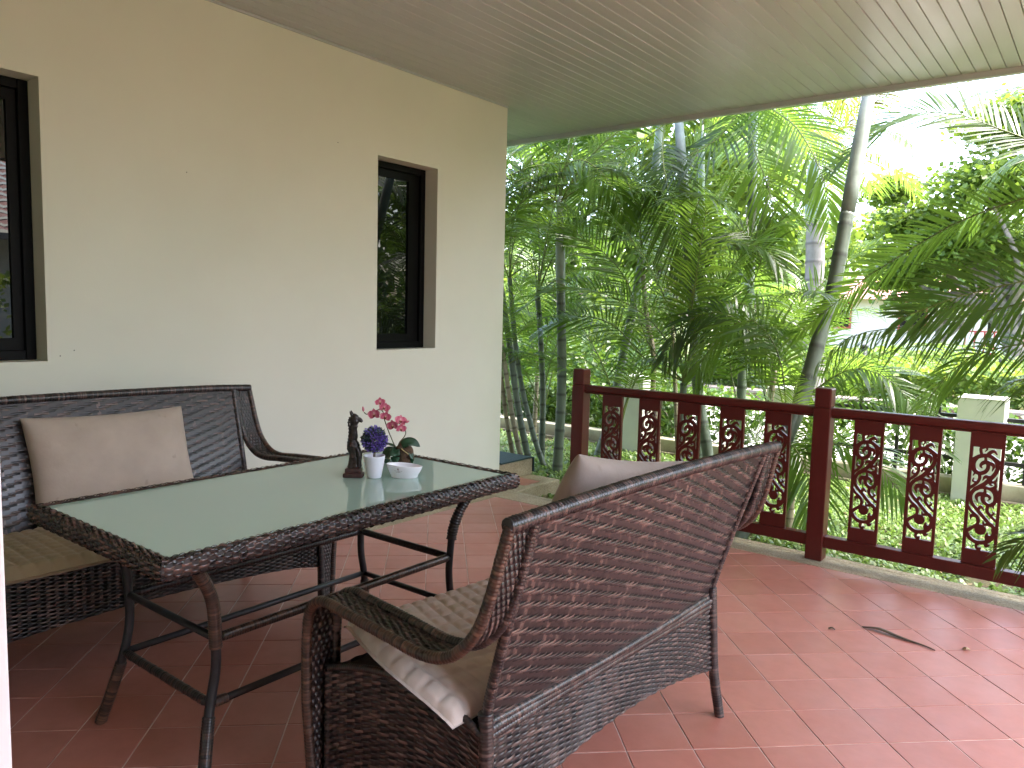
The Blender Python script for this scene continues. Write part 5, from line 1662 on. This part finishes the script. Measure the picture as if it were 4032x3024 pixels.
palm('areca_palm', 'thick leaning green palm trunk rising behind the second railing post', [(-1.98, 4.96, -0.20), (-1.92, 5.0, -0.12), (-1.85, 5.11, 0.12), (-1.69, 5.21, 0.61), (-1.63, 5.32, 0.89), (-1.59, 5.43, 1.23), (-1.55, 5.54, 1.55), (-1.53, 5.64, 1.94), (-1.525, 5.70, 2.13)], 0.056, 0.047, 'trunk_green', crown(8, 13, ('up', 'mid', 'up'), (1.0, 1.2)), group=G_A, shaft=1.35, ring=0.22)
palm('areca_palm', 'palm mirrored nearest the frame in the small window pane', [(0.9, 7.4, -0.13), (0.95, 7.4, 0.9), (0.9, 7.45, 1.9)], 0.05, 0.042, 'trunk_green', crown(9, 14), group=G_A, shaft=0.8, ring=0.17)
palm('areca_palm', 'second palm mirrored in the small window pane', [(1.9, 6.6, -0.13), (1.9, 6.6, 0.8), (1.95, 6.65, 1.5)], 0.05, 0.042, 'trunk_green', crown(9, 15), group=G_A, shaft=0.7, ring=0.17)
palm('areca_palm', 'short palm mirrored low in the small window pane', [(1.1, 5.9, -0.13), (1.1, 5.92, 0.3), (1.12, 5.95, 0.7)], 0.045, 0.038, 'trunk_green', crown(9, 16), group=G_A, ring=0.14)
# big grey palm with yellowing crown
gp = palm('royal_palm', 'stout smooth grey palm trunk with a yellowing crown beyond the road', [(-3.36, 11.5, -0.40), (-3.38, 11.5, 0.0), (-3.46, 11.5, 1.71), (-3.48, 11.5, 2.25), (-3.51, 11.5, 2.75)], 0.17, 0.125, 'trunk_grey', [], shaft=0.9, ring=0.26)
g = np.random.default_rng(77)
for i in range(20):
    cls = ('up', 'mid', 'low', 'low')[i % 4]
    o = obj('frond', variant(cls, int(g.integers(0, 3)), 'palm_yellow' if i in (0, 4, 8, 5, 12, 16, 10) else 'palm'), gp, (-0.16, 0, 3.95))
    o.rotation_euler = (R(g.uniform(-15, 15)), 0, R(137.5 * i)); o.scale = (1.25,) * 3
# young suckering palms that fill the space between the trunks
G_Y = 'young suckering palms among the taller trunks'
yl = [(-4.75, 6.6, 0.3), (-3.70, 6.4, 0.25), (-2.3, 7.0, 0.4), (-5.2, 7.1, 0.7), (0.9, 6.3, 0.5)]
yl_lab = ['young palm with low fronds beside the cluster of leaning stems near the house corner', 'young palm with low fronds right behind the first railing post',
          'young palm with low fronds in front of the boundary wall behind the thick leaning trunk', 'young palm against the boundary wall in the shade by the house corner', 'young palm mirrored low at the edge of the small window pane']
for i, (x, y, h) in enumerate(yl):
    palm('young_palm', yl_lab[i], [(x, y, -0.16), (x + 0.02, y, h * 0.5), (x + 0.03, y, h)], 0.028, 0.024, 'trunk_pale', crown(6, 40 + i, ('up', 'up', 'mid', 'up', 'mid'), (0.85, 1.15), a0=33 * i), group=G_Y, ring=0.08)
palm('small_palm', 'small palm on a brown stem with fine radiating fronds left of the thick leaning trunk', [(-2.10, 5.9, -0.15), (-2.07, 5.9, 0.48), (-2.04, 5.9, 0.99)], 0.026, 0.022, 'trunk_pale', crown(12, 60, ('up', 'mid', 'mid', 'low'), (0.5, 0.75)), ring=0.07)
# low fronds at the foot of the leaning trunk, and long fronds at their measured places
def set_fronds(t, items, mat, leaf, spacing, stalk=0.008):
    loc = Vector(t.location)
    for k, (pts, nrm, kw) in enumerate(items):
        P = spline(np.array(pts) - np.array(loc), 60)
        kw = dict(kw); lf = kw.pop('leaf', leaf); mt = kw.pop('mat', mat)
        me = frond_mesh(P, lf, spacing, np.array(nrm, float), M[mt], stalk, seed=90 + k, **kw)
        obj('frond', me, t)
cl_ = palm('young_palm', 'clump of low arching fronds around the foot of the thick leaning trunk', [(-1.72, 5.45, -0.16), (-1.72, 5.45, 0.05), (-1.71, 5.44, 0.18)], 0.035, 0.030, 'trunk_pale', crown(5, 71, ('up', 'mid'), (0.55, 0.75)), group=G_Y, ring=0.07)
set_fronds(cl_, [
    ([(-1.71, 5.44, 0.15), (-1.65, 5.3, 0.47), (-1.39, 5.23, 0.58), (-1.15, 5.17, 0.53), (-0.91, 5.1, 0.31)], (0.1, -0.6, 1), dict(vee=0.1, droop=0.35, petiole=0.3)),
    ([(-1.71, 5.44, 0.15), (-1.75, 5.5, 0.70), (-1.38, 5.4, 1.06), (-1.07, 5.3, 1.0), (-0.86, 5.2, 0.74)], (0.2, -0.6, 1), dict(vee=0.2, droop=0.3, petiole=0.35)),
    ([(-1.71, 5.44, 0.15), (-1.68, 5.2, 0.55), (-1.52, 5.1, 0.42), (-1.43, 5.0, 0.12)], (0.3, -0.8, 0.6), dict(vee=0.1, droop=0.4, petiole=0.3)),
    ([(-1.71, 5.44, 0.15), (-1.76, 5.4, 0.71), (-1.84, 5.37, 1.16), (-2.04, 5.33, 1.38), (-2.29, 5.3, 1.2), (-2.42, 5.3, 0.95)], (0.1, -0.8, 0.7), dict(vee=0.1, droop=0.4, petiole=0.4)),
    ([(-1.71, 5.44, 0.15), (-1.95, 5.5, 0.80), (-2.12, 5.55, 1.28), (-2.35, 5.5, 1.43), (-2.59, 5.45, 1.33), (-2.74, 5.4, 1.04)], (0.1, -0.8, 0.6), dict(vee=0.0, droop=0.5, petiole=0.45, mat='palm_shaded')),
    ([(-1.71, 5.44, 0.15), (-2.2, 5.7, 0.65), (-2.42, 5.9, 1.2), (-2.41, 6.0, 1.64), (-2.16, 6.13, 2.15), (-1.97, 6.2, 2.18)], (-0.2, -0.6, 0.9), dict(vee=0.2, droop=0.2, petiole=0.4)),
    ([(-1.71, 5.44, 0.15), (-1.45, 5.3, 0.80), (-1.05, 5.2, 0.85), (-0.75, 5.15, 0.62)], (0.3, -0.5, 1), dict(vee=0.25, droop=0.3, petiole=0.3)),
], 'palm', 0.36, 0.030)
mp = palm('areca_palm', 'leafy palm whose long fronds arch across the middle of the garden view', [(-2.72, 5.75, -0.16), (-2.73, 5.76, 0.4), (-2.73, 5.78, 0.85)], 0.032, 0.028, 'trunk_green', crown(5, 72, ('up', 'mid'), (0.9, 1.1)), group=G_A, ring=0.11)
set_fronds(mp, [
    ([(-2.73, 5.8, 0.85), (-2.85, 5.78, 1.12), (-3.11, 5.75, 1.40), (-3.53, 5.7, 1.58), (-3.94, 5.65, 1.60), (-4.30, 5.6, 1.40)], (0, -0.35, 1), dict(vee=0.3, droop=0.2, petiole=0.2)),
    ([(-2.73, 5.8, 0.85), (-2.70, 5.75, 1.4), (-2.60, 5.7, 1.75), (-2.38, 5.6, 1.92), (-2.06, 5.5, 1.90), (-1.85, 5.45, 1.72)], (0.2, -0.45, 1), dict(vee=0.3, droop=0.3, petiole=0.25)),
    ([(-2.73, 5.8, 0.85), (-2.5, 5.65, 1.25), (-2.2, 5.5, 1.35), (-1.9, 5.4, 1.15)], (0.2, -0.6, 1), dict(vee=0.1, droop=0.5, petiole=0.25)),
    ([(-2.73, 5.8, 0.85), (-3.13, 5.9, 1.15), (-3.37, 5.88, 1.71), (-3.74, 5.85, 2.03), (-4.19, 5.83, 2.22), (-4.63, 5.8, 2.15)], (0.1, -0.5, 1), dict(vee=0.25, droop=0.15, petiole=0.35)),
    ([(-2.73, 5.8, 0.85), (-2.45, 5.9, 1.30), (-2.22, 5.9, 1.72), (-2.2, 5.88, 1.91), (-2.35, 5.85, 2.06), (-2.56, 5.83, 1.95), (-2.81, 5.8, 1.7)], (0.1, -0.7, 0.8), dict(vee=0.1, droop=0.2, petiole=0.45, mat='palm_shaded')),
    ([(-2.73, 5.8, 0.85), (-2.57, 5.83, 1.33), (-2.41, 5.87, 1.77), (-2.18, 5.9, 2.05), (-1.98, 5.9, 2.12)], (-0.3, -0.6, 0.9), dict(vee=0.15, droop=0.15, petiole=0.25, width=0.021)),
    ([(-2.73, 5.8, 0.85), (-2.87, 6.1, 1.0), (-3.03, 6.2, 1.56), (-3.28, 6.25, 2.26), (-3.71, 6.22, 2.61), (-4.15, 6.2, 2.6)], (0.3, -0.6, 1), dict(vee=0.2, droop=0.25, petiole=0.45)),
    ([(-2.73, 5.8, 0.85), (-3.10, 5.8, 1.02), (-3.43, 5.8, 1.30), (-3.85, 5.8, 1.36), (-4.29, 5.8, 1.17)], (0, -0.6, 1), dict(vee=0.2, droop=0.3, petiole=0.35)),
    ([(-2.73, 5.8, 0.85), (-2.65, 5.75, 1.25), (-2.45, 5.7, 1.50), (-2.1, 5.6, 1.45), (-1.85, 5.55, 1.2)], (0.2, -0.8, 0.7), dict(vee=0.0, droop=0.45, petiole=0.3)),
], 'palm', 0.44, 0.036)
set_fronds(m6, [
    ([(-2.60, 6.55, 3.35), (-2.66, 6.35, 3.05), (-2.75, 6.2, 2.85), (-3.0, 6.1, 2.70), (-3.3, 6.0, 2.42), (-3.5, 5.95, 2.08)], (-0.1, -0.8, 0.6), dict(vee=0.05, droop=0.25, petiole=0.15, mat='palm_shaded', width=0.021)),
    ([(-2.60, 6.55, 3.35), (-2.50, 6.3, 3.0), (-2.38, 6.15, 2.72), (-2.2, 6.05, 2.35), (-2.12, 6.0, 1.95)], (0.2, -0.8, 0.5), dict(vee=0.05, droop=0.25, petiole=0.15, width=0.021)),
    ([(-2.60, 6.55, 3.35), (-2.35, 6.3, 3.1), (-2.05, 6.15, 2.85), (-1.82, 6.1, 2.45), (-1.75, 6.1, 2.1)], (0.3, -0.8, 0.5), dict(vee=0.05, droop=0.2, petiole=0.15, width=0.021)),
], 'palm', 0.46, 0.036)
set_fronds(m4, [
    ([(-3.22, 6.2, 3.05), (-3.35, 6.1, 2.92), (-3.6, 6.0, 2.75), (-3.9, 5.95, 2.40), (-4.05, 5.95, 2.0)], (-0.2, -0.8, 0.6), dict(vee=0.05, droop=0.25, petiole=0.15, width=0.021)),
    ([(-3.22, 6.2, 3.05), (-3.15, 6.05, 2.75), (-3.02, 5.95, 2.40), (-2.85, 5.9, 2.0), (-2.75, 5.9, 1.65)], (0.1, -0.9, 0.4), dict(vee=0.05, droop=0.25, petiole=0.15, mat='palm_shaded', width=0.021)),
], 'palm', 0.46, 0.036)
set_fronds(t2, [
    ([(-4.22, 6.0, 2.45), (-4.1, 5.9, 2.66), (-3.85, 5.85, 2.75), (-3.55, 5.82, 2.55), (-3.35, 5.8, 2.2)], (0.1, -0.8, 0.7), dict(vee=0.1, droop=0.25, petiole=0.15, width=0.021)),
    ([(-4.22, 6.0, 2.45), (-4.35, 5.9, 2.60), (-4.55, 5.85, 2.62), (-4.8, 5.82, 2.35)], (-0.1, -0.8, 0.7), dict(vee=0.1, droop=0.3, petiole=0.15, mat='palm_shaded', width=0.021)),
], 'palm', 0.42, 0.036)
rp = palm('areca_palm', 'palm just outside the view whose dark fronds hang in from the edge above the railing', [(0.62, 5.1, -0.16), (0.62, 5.1, 0.9), (0.60, 5.1, 1.75)], 0.05, 0.045, 'trunk_green', crown(6, 73, ('up', 'up', 'mid'), (1.0, 1.2), a0=-60)[:1], group=G_A, ring=0.16)
RC = (0.60, 5.08, 1.80)
set_fronds(rp, [
    ([RC, (0.35, 5.6, 2.3), (0.02, 5.86, 2.42), (-0.35, 5.88, 2.48), (-0.64, 5.94, 2.62), (-0.94, 6.0, 2.79), (-1.26, 6.06, 2.84), (-1.54, 6.12, 2.71), (-1.78, 6.18, 2.54), (-2.0, 6.24, 2.32)], (0, -0.75, 0.8), dict(vee=0.1, droop=0.12, petiole=0.28, mat='palm_shaded', fwd=(58, 24))),
    ([RC, (0.25, 5.0, 2.05), (-0.28, 5.0, 2.09), (-0.53, 5.06, 2.05), (-0.76, 5.11, 1.97), (-0.9, 5.17, 1.90), (-1.08, 5.23, 1.79), (-1.26, 5.29, 1.68), (-1.48, 5.34, 1.49), (-1.75, 5.4, 1.27)], (0, -0.8, 0.55), dict(vee=0.05, droop=0.06, petiole=0.25, leaf=0.33)),
    ([RC, (0.2, 4.7, 1.75), (-0.1, 4.45, 1.66), (-0.2, 4.4, 1.64), (-0.36, 4.4, 1.60), (-0.51, 4.4, 1.56), (-0.66, 4.4, 1.51), (-0.79, 4.4, 1.45), (-0.90, 4.4, 1.41)], (0, -0.9, 0.35), dict(vee=0.0, droop=0.14, petiole=0.42, mat='palm_shaded', leaf=0.44, width=0.019, fwd=(74, 22))),
    ([RC, (0.2, 4.75, 1.72), (-0.21, 4.7, 1.56), (-0.51, 4.8, 1.47), (-0.87, 4.9, 1.38), (-1.11, 5.0, 1.34), (-1.32, 5.1, 1.28), (-1.53, 5.2, 1.09)], (0, -0.35, 0.95), dict(vee=-0.15, droop=0.75, petiole=0.34, mat='palm_shaded', leaf=0.28)),
    ([RC, (0.3, 4.9, 1.70), (0.0, 4.65, 1.30), (-0.14, 4.6, 1.20), (-0.34, 4.67, 1.12), (-0.45, 4.73, 1.06), (-0.52, 4.8, 0.93)], (0, -0.5, 1), dict(vee=0.0, droop=0.3, petiole=0.42, leaf=0.26, mat='palm_shaded')),
    ([RC, (0.3, 5.85, 2.55), (-0.1, 6.2, 2.86), (-0.37, 6.24, 2.94), (-0.6, 6.28, 2.98), (-0.85, 6.32, 2.98), (-1.15, 6.36, 2.91)], (0, -0.4, 1), dict(vee=0.2, droop=0.3, petiole=0.3, mat='palm_shaded')),
    ([RC, (0.2, 6.2, 2.5), (-0.38, 6.48, 2.62), (-0.59, 6.52, 2.58), (-0.79, 6.56, 2.42), (-0.91, 6.6, 2.1)], (0, -0.5, 1), dict(vee=0.05, droop=0.5, petiole=0.30)),
    ([RC, (0.2, 4.7, 1.45), (-0.35, 4.75, 1.30), (-0.62, 4.8, 1.20), (-0.80, 4.85, 0.95), (-0.86, 4.9, 0.70)], (-0.3, -0.6, 0.8), dict(vee=0.1, droop=0.4, petiole=0.45, leaf=0.30)),
], 'palm', 0.38, 0.032)
lp = thing('young_palm', 'tips of a low palm frond reaching in over the bottom rail at the edge', 'palm tree', (0.45, 4.85, -0.16), 0, G_Y)
mb = MB(); tube(mb, [(0, 0, 0), (0, 0, 0.2), (0.0, -0.05, 0.4)], 0.03, 8); mb.build('trunk', M['trunk_pale'], lp, True)
set_fronds(lp, [([(0.45, 4.80, 0.20), (0.25, 4.60, 0.52), (0.08, 4.44, 0.50), (-0.16, 4.38, 0.42), (-0.28, 4.36, 0.35), (-0.36, 4.36, 0.26)], (0, -0.5, 1), dict(vee=0.0, droop=0.3, petiole=0.42, leaf=0.25, mat='palm_shaded'))], 'palm', 0.25, 0.030)

# ------------------------------------------------------------------ broadleaf trees and shrubs behind
def tree(name, label, base, trunk_h, r, blobs, n, size, seed, mat='tree', limbs=5, cat='tree', group=None, lean=(0, 0)):
    t = thing(name, label, cat, base, 0, group)
    g = np.random.default_rng(seed)
    mb = MB()
    top = np.array([lean[0], lean[1], trunk_h])
    C = spline([(0, 0, -0.1), (lean[0] * 0.2 + 0.06, lean[1] * .2, trunk_h * 0.35), (lean[0] * 0.6 - 0.05, lean[1] * .6, trunk_h * 0.7), top], 14)
    rad = r * np.interp(np.linspace(0, 1, 14), [0, 0.1, 0.5, 1], [1.5, 1.1, 0.85, 0.7]) * (1 + 0.12 * np.sin(np.arange(14) * 2.1))
    tube(mb, C, rad, 10)
    for i in range(limbs):
        b_ = blobs[i % len(blobs)]
        e = np.array(b_[0]) + np.array(b_[1]) * g.uniform(-0.4, 0.4, 3)
        st = C[int(g.integers(6, 14))]
        mid = st + (e - st) * 0.5 + g.normal(0, 0.12, 3) * np.linalg.norm(e - st) * 0.6
        tube(mb, spline([st, mid, e], 10), np.linspace(r * 0.5, r * 0.08, 10), 7)
        e2 = mid + g.normal(0, 0.5, 3) * np.array(b_[1])
        tube(mb, spline([mid, (mid + e2) / 2 + g.normal(0, .08, 3), e2], 8), np.linspace(r * 0.28, r * 0.05, 8), 6)
    mb.build('trunk', M['bark'], t, True)
    cloud_obj('crown', leaf_cloud(n, blobs, size, seed, 0.35), M[mat], t)
    return t
tree('spreading_tree', 'gnarled grey trunk with a spreading small leaved crown over the far garden', (-1.95, 22.0, -0.05), 2.2, 0.27,
     [((-1.0, 0, 3.4), (1.5, 1.3, 0.75), 1.2), ((0.9, 0.3, 3.0), (1.5, 1.4, 0.9), 0.9), ((-0.5, -0.5, 4.7), (1.6, 1.3, 0.7), 1.1), ((-0.2, 0, 6.2), (1.5, 1.3, 0.75), 1.0), ((-2.3, 0.4, 4.0), (1.1, 0.9, 0.55), 0.7), ((-2.6, 0.6, 2.7), (1.0, 0.9, 0.5), 0.6), ((-3.0, 0.8, 4.9), (0.9, 0.8, 0.45), 0.4)], 17000, 0.16, 51, 'tree', 9)
bt = [
 ('broad light green tree behind the palms nearest the house corner', (-9.5, 13.0), [((0, 0, 3.0), (2.2, 1.6, 1.5), 1), ((0.8, 0, 5.0), (2.0, 1.5, 1.3), 0.8), ((-0.8, -0.4, 1.4), (1.6, 1.2, 0.9), 0.6)], 7000, 0.19),
 ('tall leafy tree showing bright gaps between the straight palm stems', (-7.6, 14.5), [((0, 0, 3.4), (1.8, 1.4, 1.2), 1), ((0.6, 0, 5.6), (2.0, 1.5, 1.5), 0.9), ((-1.1, 0, 1.8), (1.4, 1.2, 0.9), 0.5)], 6000, 0.19),
 ('rounded tree behind the white crownshafts in the middle of the garden', (-6.2, 16.5), [((0, 0, 3.0), (1.6, 1.4, 1.1), 1), ((-0.4, 0, 5.0), (1.8, 1.5, 1.3), 0.9)], 5000, 0.19),
 ('dense tree added out of view to keep sky out of the small window pane', (3.6, 9.5), [((0, 0, 2.2), (2.2, 1.6, 1.8), 1), ((1.6, -0.8, 3.6), (2.0, 1.6, 1.5), 0.9), ((-1.2, 1.0, 4.2), (1.6, 1.4, 1.3), 0.7)], 8000, 0.18),  # added out of view to block bright sky reflected in the pane
 ('far round tree in front of the pale far house', (-5.2, 33.0), [((0, 0, 3.2), (2.6, 1.8, 1.5), 1), ((1.9, 0, 4.4), (2.4, 1.8, 1.6), 0.9), ((-1.8, 0, 4.8), (2.2, 1.8, 1.6), 0.8)], 6000, 0.27),
 ('small bright tree behind the stout grey palm trunk', (-6.9, 20.0), [((0, 0, 2.8), (1.7, 1.4, 0.9), 1), ((0.9, 0, 3.6), (1.3, 1.2, 0.8), 0.7), ((0.2, 0, 1.6), (1.3, 1.0, 0.6), 0.6)], 5000, 0.18),
]
for i, (lb, (x, y), bb, n, sz) in enumerate(bt):
    tree('garden_tree', lb, (x, y, -0.4), 2.0, 0.16, bb, n, sz, 60 + i, 'tree', 5, group='trees beyond the boundary wall')
G_S = 'shrubs behind the boundary wall'
sb = [
 ('dense dark shrub behind the cluster of leaning palm stems', (-6.3, 8.8), (1.1, 0.7, 0.95), 0.7, 'hedge', 3000),
 ('dense green shrub behind the first railing post', (-5.0, 8.9), (0.9, 0.7, 0.8), 0.6, 'hedge', 2600),
 ('tall light green shrub between the house corner and the straight palms', (-7.6, 9.6), (1.3, 0.9, 1.5), 1.2, 'tree', 3600),
 ('light green shrub behind the dark leaning palm', (-5.9, 10.3), (1.0, 0.8, 1.3), 1.1, 'tree', 3000),
]
for i, (lb, (x, y), rad, z, mt, n) in enumerate(sb):
    s_ = thing('shrub', lb, 'shrub', (x, y, -0.36), 0, G_S)
    cloud_obj('foliage', leaf_cloud(n, [((0, 0, z), rad, 1.0), ((rad[0] * .4, 0, z * 0.7), tuple(q * .7 for q in rad), .5)], 0.11, 80 + i, 0.4), M[mt], s_)
    mb = MB()
    for k in range(6):
        e = rng.uniform(-0.5, 0.5, 2)
        tube(mb, np.array([(0, 0, 0), (e[0] * 0.5, e[1] * 0.5, z * 0.6), (e[0] * rad[0], e[1] * rad[1], z * 1.3)]), 0.02, 5)
    mb.build('stems', M['bark'], s_)
